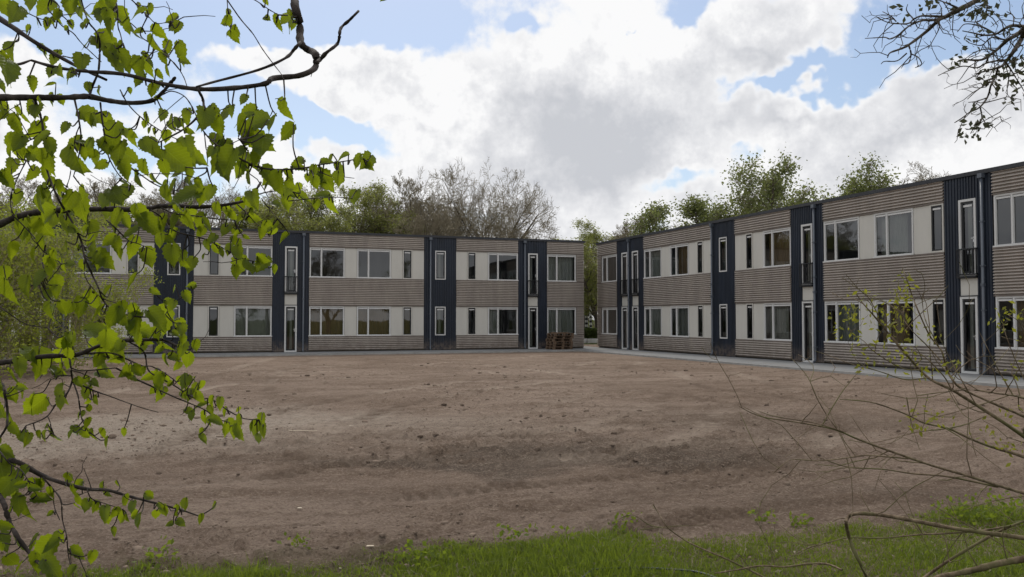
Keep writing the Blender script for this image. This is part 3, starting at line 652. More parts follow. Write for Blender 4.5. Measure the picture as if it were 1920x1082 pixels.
bareK = [tree_kind('bare_tree', 11+i, H=12, width=(8.5, 7, 9.5, 6.5)[i], n1=(18, 20, 18, 20)[i], n2=10, n3=8, n4=5, lift=(0.36, 0.46, 0.38, 0.48)[i], trunk_t0=0.12, rmin=0.008, wan=0.075, trunk_len=0.78, limb_len=(0.62, 0.55, 0.66, 0.5)[i], spread=0.6) for i in range(4)]
bigK = tree_kind('bare_tree', 31, H=13, width=13.0, n1=34, n2=11, n3=8, n4=5, lift=0.13, trunk_t0=0.25, spread=0.66, rmin=0.0085, limb_len=1.2, trunk_len=0.55, wan=0.07)
greenK = [tree_kind('leafing_tree', 41+i, H=12, width=7, n1=17, n2=9, n3=7, n4=4, lift=0.35, leafmat='young_leaf', leaf=14000, leaf_size=0.13, leaf_jit=0.2) for i in range(2)]
leafK = [tree_kind('leafy_tree', 51+i, H=12, width=(8.0, 6.0, 7)[i], n1=16, n2=9, n3=6, n4=3, lift=(0.36, 0.42, 0.4)[i], leaf=(8200, 5800, 6800)[i], leaf_size=0.19, trunk_t0=0.14, leaf_jit=0.32, rmin=0.009) for i in range(3)]
R_ = random.Random(5)
WHERE = ['cut off by the left picture edge', 'over the olive shrub', 'over the leftmost downpipe', 'over the leftmost wide window', 'over the leftmost slim window', 'over the first navy strip', 'just right of the first navy strip',
         'left of the first door strip', 'over the first door strip', 'right of the two greening trees', 'left of the big round tree', 'touching the big round tree']
WHERE2 = ['cut off by the left picture edge', 'beside the olive shrub', 'over the leftmost wide window', 'over the leftmost beige panel', 'left of the first navy strip', 'over the first navy strip', 'left of the first door strip', 'in front of the left greening tree',
          'in front of the right greening tree', 'below the tall narrow bare tree', 'over the second navy window strip', 'right of the big round tree']
g1 = 'bare trees in the wood behind the left building'
for i, (x, yt, d) in enumerate([(-30, 318, 58), (60, 330, 60), (130, 345, 63), (190, 322, 58), (262, 336, 62), (322, 326, 57), (392, 338, 63), (452, 348, 57), (505, 330, 64), (690, 336, 60), (778, 366, 66), (830, 386, 62)]):
    plant(bareK[i % 4], x, yt, d, 'bare tree behind the left roof, '+WHERE[i], 'tree', g1, R_.uniform(0, 6.28), R_.uniform(0.95, 1.2))
for i, (x, yt, d) in enumerate([(0, 372, 54), (95, 380, 55), (160, 374, 54), (225, 384, 55), (290, 376, 54), (355, 380, 56), (420, 372, 55), (560, 376, 56), (645, 380, 55), (720, 378, 56), (800, 384, 55), (990, 412, 58)]):
    plant(greenK[i % 2] if i in (1, 3, 5, 6, 7, 8, 9) else bareK[(i+1) % 4], x, yt, d, 'low thicket tree on the left roof line, '+WHERE2[i], 'tree', 'thicket trees above the left roof line', R_.uniform(0, 6.28), R_.uniform(1.3, 1.7))
plant(bareK[1], 728, 312, 59, 'tall narrow bare tree left of the big round bare tree', 'tree', None, 1.0, 1.0)
plant(bigK, 900, 274, 60, 'big bare tree with a round fan-shaped crown above the left roof', 'tree', None, 2.3, 0.66)
plant(greenK[1], 455, 352, 57, 'small greening tree over the beige panels left of the first door strip', 'tree', None, 1.4, 1.3)
plant(greenK[0], 570, 326, 57, 'tree just coming into green leaf behind the left roof, left of its pair', 'tree', 'greening trees behind the left roof', 0.3, 1.15)
plant(greenK[1], 655, 322, 58, 'tree just coming into green leaf behind the left roof, right of its pair', 'tree', 'greening trees behind the left roof', 2.0, 1.1)
plant(greenK[0], 1098, 400, 72, 'olive tree with a round top standing behind the gap between the buildings', 'tree', None, 2.2, 1.5)
plant(greenK[1], 1122, 440, 64, 'dark olive tree filling the gap between the two buildings', 'tree', None, 4.2, 1.6)
plant(bareK[0], 1172, 408, 74, 'small bare tree right of the gap, low over the roof corner', 'tree', None, 0.9, 1.3)
plant(bareK[2], 1205, 398, 70, 'bare pale tree between the gap and the low leafy tree', 'tree', None, 2.9, 1.2)
plant(leafK[2], 1250, 362, 64, 'low thin-leaved tree behind the far end of the right roof', 'tree', None, 0.4, 1.3)
plant(leafK[0], 1335, 360, 60, 'leafy tree with a broken outline left of the tallest leafy tree', 'tree', None, 3.3, 1.2)
plant(leafK[0], 1442, 272, 56, 'tallest leafy tree, rising in the middle above the right roof', 'tree', None, 1.1, 1.05)
plant(leafK[2], 1392, 318, 58, 'leafy tree leaning against the left side of the tallest leafy tree', 'tree', None, 5.0, 1.0)
plant(leafK[1], 1548, 330, 50, 'short leafy tree in the dip between the two tall leafy trees', 'tree', None, 2.0, 1.3)
plant(leafK[1], 1612, 276, 47, 'tall slim leafy tree, rightmost of the leafy trees above the right roof', 'tree', None, 0.2, 1.1)
for i, (x, yt, d, w) in enumerate([(1290, 374, 62, 'above the slim windows at the far end'), (1375, 356, 60, 'left of the tallest leafy tree'), (1495, 340, 55, 'right of the tallest leafy tree'), (1570, 322, 50, 'left of the slim leafy tree'), (1655, 326, 47, 'right of the slim leafy tree')]):
    plant(leafK[(i+1) % 3], x, yt, d, 'low leafy tree on the right roof line, '+w, 'tree', 'low leafy trees on the right roof line', 1.7*i, 1.35)
plant(bareK[3], 1712, 318, 50, 'bare tree top just showing over the right roof beside the slim leafy tree', 'tree', None, 1.2, 1.4)
plant(bareK[0], 1815, 306, 46, 'bare tree top just showing over the near end of the right roof', 'tree', None, 3.2, 1.3)
# woods to the left of and behind the viewer, seen mirrored in the windows
for i, (x, y, h) in enumerate([(-24, 10, 9), (-22, 16, 11), (-25, 22, 10), (-21, 28, 9), (-26, 33, 11), (-23, 38, 9), (-18, 4, 9), (-4, -12, 10), (5, -14, 9), (14, -12, 10), (22, -13, 9)]):
    name, t, w, l, top = greenK[i % 2] if i % 3 else bareK[i % 4]
    o = empty('edge_tree', (x, y, 0)); s = h/top; o.scale = (s*1.5, s*1.5, s); o.rotation_euler.z = i*1.3
    link('trunk', t, o); link('crown', l if l is not None else w, o); 
    if l is not None: link('branches', w, o)
    tag(o, 'tree at the wood edge mirrored in the window panes', 'tree', 'trees mirrored in the windows')

# the olive shrub that hides the left end of the building
def shrub(name, x, yb, ytop, width_px, label, seed, leaf='olive_leaf', n=30000, size=0.08):
    base = on_ground(x, yb); d = float((base-CAM) @ FWD); H = at(x, ytop, d)[2]; wd = width_px/F_PX*d
    tr, tw, lv, top = tree_parts(seed, H=H, width=wd, stems=9, n1=9, n2=6, n3=4, n4=2, lift=0.30, leaf=n, leaf_size=size, trunk_t0=0.05, rmin=0.006, spread=0.55, limb_len=0.42, leaf_jit=0.16)
    o = empty(name, (base[0], base[1], 0)); s = H/top; o.scale = (s*1.05, s*1.05, s)
    tag(link('stems', fast_mesh('stems', *tr, M['twig'], True), o), kind='stuff'); link('branches', fast_mesh('branches', *tw, M['twig']), o); link('crown', fast_mesh('crown', *lv, M[leaf]), o)
    return tag(o, label, 'shrub')
shrub('willow_shrub', -5, 700, 345, 190, 'dense olive-green shrub at the left edge hiding the end of the building', 71)
shrub('willow_shrub', -90, 712, 300, 240, 'taller olive shrub half cut off by the left edge of the picture', 72)
shrub('low_shrub', 62, 690, 560, 80, 'small yellow-green shrub at the foot of the building by the left edge', 73, n=9000, size=0.07)

shrub('thicket', 1104, 631, 452, 130, 'dark olive thicket closing the view through the gap between the buildings', 74, n=26000, size=0.16)

# ------------------------------------------------------------------ behind the gap: path end, hedge, signal, lamp
def hedge():
    p0 = on_ground(1070, 641.5); p1 = on_ground(1160, 641.5); u = unit(p1-p0); v = np.cross((0, 0, 1), u); rng = np.random.RandomState(3); L = np.linalg.norm(p1-p0)
    o = empty('clipped_hedge', p0*(1, 1, 0)); n = 9000
    c = np.outer(rng.uniform(0, L, n), u)+np.outer(rng.uniform(-0.1, 0.9, n), v)+np.outer(0.15+rng.uniform(0, 1, n)**0.7*0.85, (0, 0, 1.0))
    link('foliage', fast_mesh('foliage', *leaf_quads(c, 0.10, rng), M['hedge']), o)
    P = np.zeros((40, 4, 3))
    for i in range(40): P[i] = np.outer(np.full(4, (i+0.5)/40*L), u)+np.outer(np.full(4, 0.4), v)+np.outer(np.linspace(0, 0.9, 4), (0, 0, 1))+rng.normal(size=(4, 3))*(0.06, 0.06, 0.0)
    link('stems', fast_mesh('stems', *batch_tubes(P, np.full((40, 4), 0.012), 4), M['bark']), o)
    tag(o, 'low clipped green hedge seen through the gap between the buildings', 'hedge')
hedge()
def striped_pole(o, h, z0, z1, n, r, top_mat):
    for i in range(n):
        mb = MB(); a, b = z0+(z1-z0)*i/n, z0+(z1-z0)*(i+1)/n; mb.tube([(0, 0, a), (0, 0, b)], [r+0.002*(i % 2), r+0.002*(i % 2)], 12)
        mb.build('stripe_band', M['white' if i % 2 == 0 else 'signal_black'], o)
    mb = MB(); mb.tube([(0, 0, z1), (0, 0, h)], [r*0.8, r*0.6], 12); mb.build('pole', M[top_mat], o); mb = MB(); mb.tube([(0, 0, -0.1), (0, 0, z0)], [r*1.3, r*1.3], 12); mb.build('foot', M['signal_black'], o)
def gap_things():
    d = 66.0; b = at(1099.5, 600, d); zz = lambda y: at(1100, y, d)[2]
    o = empty('traffic_signal', (b[0], b[1], 0)); striped_pole(o, zz(575), zz(621), zz(592), 7, 0.11, 'signal_black')
    mb = MB(); mb.box((-0.17, -0.16, zz(592)), (0.17, 0.14, zz(572))); h = mb.build('signal_head', M['signal_black'], o)
    for k, c in enumerate(((0.12, 0.02, 0.02), (0.12, 0.08, 0.02), (0.02, 0.10, 0.03))):
        z = zz(575.5+k*6.2); mb = MB(); mb.tube([(0, -0.165, z), (0, -0.19, z)], [0.09, 0.09], 14); mb.build('lamp_lens', painted('signal_lens', c, 0.3, 0.05), h)
        mb = MB(); mb.tube([(0, -0.161, z+0.10), (0, -0.27, z+0.10)], [0.07, 0.05], 8); mb.build('visor', M['signal_black'], h)
    tag(o, 'traffic signal on a black and white striped pole, close to the left building corner', 'traffic light')
    d = 68.0; b = at(1107.5, 600, d); zz = lambda y: at(1107, y, d)[2]
    o = empty('street_lamp', (b[0], b[1], 0)); striped_pole(o, zz(552), zz(618), zz(592), 6, 0.11, 'white')
    mb = MB(); r = RGT; mb.tube([(0, 0, zz(553)), *(tuple(-r*0.12+np.array((0, 0, zz(549.5)))), tuple(-r*0.45+np.array((0, 0, zz(548))))),], [0.06, 0.05, 0.045], 8); mb.build('arm', M['white'], o, True)
    mb = MB(); c = -r*0.62; z = zz(548); mb.tube([tuple(-r*0.38+np.array((0, 0, z))), tuple(-r*0.5+np.array((0, 0, z))), tuple(-r*0.9+np.array((0, 0, z-0.02))), tuple(-r*1.0+np.array((0, 0, z-0.02)))], [0.05, 0.10, 0.09, 0.03], 10); mb.build('lamp_head', M['white'], o, True)
    tag(o, 'white street lamp with an arm and a striped foot, seen in the gap', 'street lamp')
    # white guard wall of the road beyond
    p0, p1 = at(1060, 600, 72), at(1170, 600, 72); u = unit((p1-p0)*(1, 1, 0)); L = np.linalg.norm(p1-p0); z0, z1 = at(1100, 622, 72)[2], at(1100, 615, 72)[2]
    o = empty('guard_fence', (p0[0], p0[1], 0)); ang = math.atan2(u[1], u[0]); o.rotation_euler.z = ang
    for i in range(3):
        mb = MB(); mb.box((i*L/3+0.02, -0.03, z0), ((i+1)*L/3-0.02, 0.03, z1)); mb.build('board', M['white'], o)
    for i in range(4):
        mb = MB(); q = min(max(i*L/3, 0.06), L-0.06); mb.box((q-0.06, 0.031, -0.1), (q+0.06, 0.13, z1+0.04)); mb.build('post', M['white'], o)
    tag(o, 'white low board fence beside the road beyond the hedge', 'fence')
    for i, (x, w_) in enumerate(((1097, 0.5), (1113, 1.1))):
        b = on_ground(x, 643); mb = MB(); mb.box((-w_/2, -0.2, 0), (w_/2, 0.2, 0.14)); mb.box((-w_/2+0.05, -0.16, 0.14), (w_/2-0.05, 0.16, 0.22)); mb.box((-w_/2+0.1, -0.1, 0.22), (w_/2-0.1, 0.1, 0.30))
        o = mb.build('concrete_block', painted('pale_concrete', (0.5, 0.5, 0.49), 0.9, 0.15), None, loc=(b[0], b[1], 0.0)); tag(o, ('small', 'wide')[i]+' pale concrete block at the foot of the hedge in the gap', 'block')
gap_things()

# ------------------------------------------------------------------ pallets
def pallet_proto():
    o = empty('pallet'); L, Wd = 1.2, 0.8
    def p(name, lo, hi): mb = MB(); mb.box(lo, hi); return mb.build(name, M['pallet'], o)
    for i in range(5): y = -Wd/2+i*(Wd-0.12)/4; p('deck_board', (-L/2, y, 0.122), (L/2, y+0.12, 0.144))
    for x in (-L/2, -0.07, L/2-0.14): p('stringer_board', (x, -Wd/2, 0.1), (x+0.14, Wd/2, 0.1215))
    for x in (-L/2, -0.07, L/2-0.14):
        for y in (-Wd/2, -0.05, Wd/2-0.1): p('block', (x, y, 0.0225), (x+0.14, y+0.1, 0.0995))
    for y in (-Wd/2, -0.05, Wd/2-0.1): p('bottom_board', (-L/2, y, 0.0), (L/2, y+0.1, 0.022))
    return o
names = ['bottom', 'second', 'third', 'fourth', 'fifth', 'topmost']
base = on_ground(1046, 652.5); dd = direction(1050, 652); base = np.array([dd[0]/dd[1]*(YL-1.15), YL-1.15])
pal = pallet_proto()
for i in range(6):
    o = pal if i == 0 else copy_tree(pal)
    o.location = (base[0]+R_.uniform(-0.05, 0.05), base[1]+R_.uniform(-0.04, 0.04), 0.032+i*0.1445); o.rotation_euler.z = math.radians(8+R_.uniform(-2.5, 2.5))
    tag(o, f'wooden pallet, {names[i]} of the stack by the left building corner' if i else 'wooden pallet at the bottom of the stack by the left building corner', 'pallet', 'pallets stacked by the building corner')
for i, (dx, dy, a, L) in enumerate([(0.0, 0.05, -10, 1.0), (0.15, -0.15, 6, 0.6)]):
    mb = MB(); mb.box((-L/2, -0.06, 0), (L/2, 0.06, 0.025)); mb.box((-L/2+0.02, -0.05, 0.025), (L/2-0.02, 0.04, 0.045)); o = mb.build('loose_board', M['pallet'], None, loc=(base[0]+dx, base[1]+dy, 0.032+6*0.1445)); o.rotation_euler.z = math.radians(a)
    tag(o, ('longer', 'shorter')[i]+' loose board lying on top of the pallet stack', 'board')

# ------------------------------------------------------------------ litter on the soil
for i, (x, y, L, a, lab) in enumerate([(568, 817, 0.42, -3, 'pale lath lying on the soil in the left middle of the plot'), (660, 800, 0.22, 4, 'short pale lath lying on the bare soil near the middle of the plot'),
        (640, 712, 0.5, 0, 'long pale lath lying on the soil in front of the left building'), (562, 963, 0.045, 10, 'small white chip of wood on the soil above the grass'), (694, 1040, 0.06, 12, 'white scrap lying in the grass verge left of the middle')]):
    p = on_ground(x, y); z = float(ground_z(np.array([p[0]]), np.array([p[1]]))[0]); mb = MB(); h = 0.006
    mb.add([(-L/2, -0.008, 0), (L/2, -0.010, 0), (L/2-0.01, 0.012, 0), (-L/2+0.01, 0.015, 0), (-L/2, -0.012, h), (L/2, -0.015, h*0.8), (L/2-0.01, 0.012, h), (-L/2+0.01, 0.015, h*1.2)], [(0, 3, 2, 1), (4, 5, 6, 7), (0, 1, 5, 4), (1, 2, 6, 5), (2, 3, 7, 6), (3, 0, 4, 7)])
    o = mb.build('wood_lath', M['lath'], None, loc=(p[0], p[1], z+0.012)); o.rotation_euler.z = -YAW+math.radians(a); tag(o, lab, 'lath')

# ------------------------------------------------------------------ clods, grass verge
def clods():
    rng = np.random.RandomState(12); n = 18000
    r = 5.2*np.exp(rng.uniform(0, 1, n)*math.log(33/5.2)); a = rng.uniform(math.radians(-36), math.radians(36), n)
    x = r*(np.cos(a)*math.sin(YAW)+np.sin(a)*math.cos(YAW)); y = r*(np.cos(a)*math.cos(YAW)-np.sin(a)*math.sin(YAW))
    keep = (x < PAVE_X-0.3) & (y < PAVE_Y-0.3) & (fbm(x*0.35+9, y*0.5, 3)+rng.uniform(-0.12, 0.12, n) > 0.47); x, y, r = x[keep], y[keep], r[keep]; n = len(x)
    z = ground_z(x, y)
    ico = np.array([(0, 0, 1), (0.89, 0, 0.45), (0.28, 0.85, 0.45), (-0.72, 0.53, 0.45), (-0.72, -0.53, 0.45), (0.28, -0.85, 0.45), (0.72, 0.53, -0.45), (-0.28, 0.85, -0.45), (-0.89, 0, -0.45), (-0.28, -0.85, -0.45), (0.72, -0.53, -0.45), (0, 0, -1)])
    fc = np.array([(0, 1, 2), (0, 2, 3), (0, 3, 4), (0, 4, 5), (0, 5, 1), (1, 6, 2), (2, 7, 3), (3, 8, 4), (4, 9, 5), (5, 10, 1), (2, 6, 7), (3, 7, 8), (4, 8, 9), (5, 9, 10), (1, 10, 6)])
    s = 0.004+rng.pareto(2.8, n)*0.0055; s = np.minimum(s, 0.030)*np.clip(0.75+r/16, 0.8, 2.0)
    V = ico[None]*rng.uniform(0.65, 1.3, (n, 12, 1))*s[:, None, None]*rng.uniform([0.8, 0.8, 0.45], [1.5, 1.2, 0.8], (n, 3))[:, None, :]
    V = V+np.stack([x, y, z+s*0.15], -1)[:, None, :]; Fc = (fc[None]+np.arange(n)[:, None, None]*12).reshape(-1, 3)
    def b(w):
        co = obj_co(w); g = w.node('ShaderNodeNewGeometry').outputs['Random Per Island']; c = w.mix(g, (0.08, 0.057, 0.042), (0.26, 0.20, 0.155)); nn = w.noise(co, 60, 4)
        return principled(w, w.mix(w.step(nn, 0.4, 0.7, 0, 0.4), c, (0.25, 0.20, 0.16)), 0.95, 0, nn, 0.6, 0.01, 0.1)
    tag(link('soil_clods', fast_mesh('soil_clods', V.reshape(-1, 3), Fc, material('soil_clod', b))), 'loose soil clods and stones scattered over the bare plot', 'clods', kind='stuff')
clods()
def blades(x, y, h, w, lean, rng, mat, name, label, cat):
    n = len(x); z = ground_z(x, y); a = rng.uniform(0, 2*math.pi, n); b = rng.uniform(0, 2*math.pi, n)
    side = np.stack([np.cos(a), np.sin(a), np.zeros(n)], -1)*w[:, None]; dirn = np.stack([np.cos(b), np.sin(b), np.zeros(n)], -1)
    P0 = np.stack([x, y, z-0.01], -1); up = np.array([0, 0, 1.0])
    P1 = P0+up*(h*0.55)[:, None]+dirn*(h*lean*0.22)[:, None]; P2 = P0+up*(h*(1-0.35*lean))[:, None]+dirn*(h*lean*0.8)[:, None]
    V = np.stack([P0-side, P0+side, P1-side*0.8, P1+side*0.8, P2-side*0.12, P2+side*0.12], 1).reshape(-1, 3); i = np.arange(n)*6
    Fq = np.concatenate([np.stack([i, i+1, i+3, i+2], -1), np.stack([i+2, i+3, i+5, i+4], -1)])
    return tag(link(name, fast_mesh(name, V, Fq, M[mat])), label, cat, kind='stuff')
def verge():
    rng = np.random.RandomState(4); n = 620000
    a = rng.uniform(math.radians(-52), math.radians(52), n); r = np.sqrt(rng.uniform(2.2**2, 8.6**2, n))
    x = r*(np.cos(a)*math.sin(YAW)+np.sin(a)*math.cos(YAW)); y = r*(np.cos(a)*math.cos(YAW)-np.sin(a)*math.sin(YAW))
    ge = grass_edge(x, y)+(fbm(x*1.4, y*1.4, 3)-0.5)*1.1; patch = fbm(x*2.1+4, y*2.1, 3)
    dens = np.clip(ge*3.5+0.15, 0, 1)*np.clip((patch-0.16)*7, 0.45, 1)
    k = rng.uniform(0, 1, n) < dens; x, y, ge, patch = x[k], y[k], ge[k], patch[k]
    tall = np.clip(0.55+(fbm(x*1.1+30, y*1.1, 2)-0.5)*1.5, 0.35, 0.95)*np.clip(0.45+ge, 0.45, 1)
    h = (0.04+rng.gamma(2.5, 0.024, len(x)))*tall*0.85
    blades(x, y, h, rng.uniform(0.0016, 0.0040, len(x)), rng.uniform(0.2, 1.0, len(x)), rng, 'grass', 'grass', 'green grass verge along the bottom of the picture', 'grass')
    n2 = 9000; q = rng.randint(0, len(x), n2)
    blades(x[q]+rng.normal(size=n2)*0.03, y[q]+rng.normal(size=n2)*0.03, rng.uniform(0.04, 0.15, n2), rng.uniform(0.001, 0.0022, n2), rng.uniform(0.8, 1.9, n2), rng, 'dry_grass', 'dry_grass', 'dry straw-coloured grass stalks lying in the verge', 'dry grass')
    # broad-leaved weeds and seedlings at the edge of the soil
    pts = []
    for (px, py, m, s) in [(1790, 985, 60, 0.16), (1822, 985, 60, 0.15), (1855, 990, 80, 0.2), (1905, 985, 90, 0.2), (560, 1040, 40, 0.1), (790, 1062, 90, 0.12), (1180, 985, 18, 0.08), (1160, 1003, 30, 0.08), (1500, 990, 40, 0.08), (1430, 985, 40, 0.1), (1060, 1020, 20, 0.1), (960, 1030, 60, 0.12), (300, 1068, 60, 0.12)]:
        p = on_ground(px, py); c = p+rng.normal(size=(m, 3))*(s*0.6, s*0.6, 0); c[:, 2] = rng.uniform(0.02, s*1.3, m); pts.append(c)
    c = np.concatenate(pts); tag(link('weeds', fast_mesh('weeds', *leaf_quads(c, 0.045, rng, -0.2), M['grass'])), 'young bright green weeds at the edge of the soil', 'weeds', kind='stuff')
    # withered leaves and chaff
    n3 = 1500; q = rng.randint(0, len(x), n3); c = np.stack([x[q], y[q], ground_z(x[q], y[q])+rng.uniform(0.005, 0.04, n3)], -1)
    tag(link('leaf_litter', fast_mesh('leaf_litter', *leaf_quads(c, 0.035, rng, 0.0), M['dry_grass'])), 'withered leaf litter lying between the grass', 'leaf litter', kind='stuff')
verge()

# ------------------------------------------------------------------ foreground branches
def smooth_line(pts, per=5):
    P = np.asarray(pts, float); n = len(P)
    if n < 3: t = np.linspace(0, 1, per+1)[:, None]; return P[0]*(1-t)+P[-1]*t
    out = []
    Q = np.vstack([2*P[0]-P[1], P, 2*P[-1]-P[-2]])
    for i in range(1, n):
        p0, p1, p2, p3 = Q[i-1], Q[i], Q[i+1], Q[i+2]
        for t in np.arange(per)/per: out.append(0.5*((2*p1)+(-p0+p2)*t+(2*p0-5*p1+4*p2-p3)*t*t+(-p0+3*p1-3*p2+p3)*t**3))
    out.append(P[-1]); return np.array(out)
class Branches:
    """branches given by photo points with a depth at each end; kept as 3-D lines for leaves to hang on"""
    def __init__(s, seed, slim=1.0): s.slim = slim; s.rng = np.random.RandomState(seed); s.lines = []; s.px = []; s.pt = []
    def add(s, pts, d0, d1, w0, w1, knots=True):
        n = len(pts); dd = np.linspace(d0, d1, n)
        P = smooth_line([np.array((x, y, d)) for (x, y), d in zip(pts, dd)]); k = len(P)
        ph = s.rng.uniform(0, 6.28); P[:, 2] += 0.02*np.sin(np.arange(k)*0.6+ph)*P[:, 2]/2
        W3 = np.array([at(*p) for p in P]); R = np.linspace(w0, w1, k)/2*P[:, 2]/F_PX*s.slim*s.rng.uniform(0.9, 1.1, k)
        if knots: R = R*(1+0.16*(s.rng.uniform(0, 1, k) > 0.8))
        s.lines.append((W3, R)); s.px.append(P); s.pt.append(W3); return W3
    def nearest(s, x, y):
        best = None
        for P, W3 in zip(s.px, s.pt):
            q = np.hypot(P[:, 0]-x, P[:, 1]-y); i = int(q.argmin())
            if best is None or q[i] < best[0]: best = (q[i], W3[i], P[i, 2], P[i, :2])
        return best
    def twigs_from(s, per, lo, hi, w, up=0.0, min_len=0.1, jag=0.25, first=0):
        """short side shoots"""
        for (W3, R) in list(s.lines[first:]):
            L = np.linalg.norm(np.diff(W3, axis=0), axis=1).sum()
            for _ in range(s.rng.poisson(per*L)):
                i = s.rng.randint(2, len(W3)-1); T = unit(W3[i]-W3[i-1]); d = unit(T*0.6+np.cross(T, s.rng.normal(size=3))*0.9+np.array((0, 0, up))); m = s.rng.uniform(lo, hi); p = W3[i]; pts = [p]
                for q in range(4): d = unit(d+s.rng.normal(size=3)*jag+np.array((0, 0, up*0.3))); p = p+d*m/4; pts.append(p)
                s.lines.append((np.array(pts), np.linspace(min(w, R[i]*0.8), w*0.45, 5)))
    def mesh(s, root, mat, name='branch', sides=7, each=None):
        o = np.array(root.location)
        if each:
            for (W3, R) in s.lines[:each]:
                mb = MB(); mb.tube(W3-o, R, sides); mb.build(name, M[mat], root, True)
        mb = MB()
        for (W3, R) in s.lines[each or 0:]: mb.tube(W3-o, R, 5, False)
        if mb.n: tag(mb.build('twigs', M[mat], root, True), kind='stuff')

# --- leaf shapes: broad, toothed, with a drawn-out tip
def leaf_mesh(seed):
    rng = np.random.RandomState(seed); rows, cols = 13, 4; V = []; fold = rng.uniform(0.1, 0.65); bend = rng.uniform(-0.45, 0.15); twist = rng.uniform(-0.25, 0.25); lop = rng.uniform(-0.05, 0.05)
    for i in range(rows+1):
        t = i/rows; w = 0.39*math.sin(math.pi*min(1, t*0.98+0.02)**0.70)**0.78*(1-0.30*t) if 0 < t < 1 else (0.05 if t == 0 else 0.002)
        if t > 0.72: w *= 0.22+0.78*((1-t)/0.28)**1.1
        for j in range(cols+1):
            u = -1+2*j/cols; tooth = (1+(0.13 if i % 2 else -0.08)) if abs(u) > 0.9 else 1.0
            x = u*w*tooth+lop*t; y = t-0.09*abs(u)**2*(1-t)*(1 if t < 0.3 else 0.2)
            z = fold*abs(u)**1.3*w+bend*t*t+0.018*math.sin(9*t+2*u+seed)+twist*u*w*t
            V.append((x, y, z))
    f = []
    for i in range(rows):
        for j in range(cols): a = i*(cols+1)+j; f.append((a, a+1, a+cols+2, a+cols+1))
    return fast_mesh('leaf', V, f, M['hazel_leaf'], True)
leafM = [leaf_mesh(i) for i in range(16)]

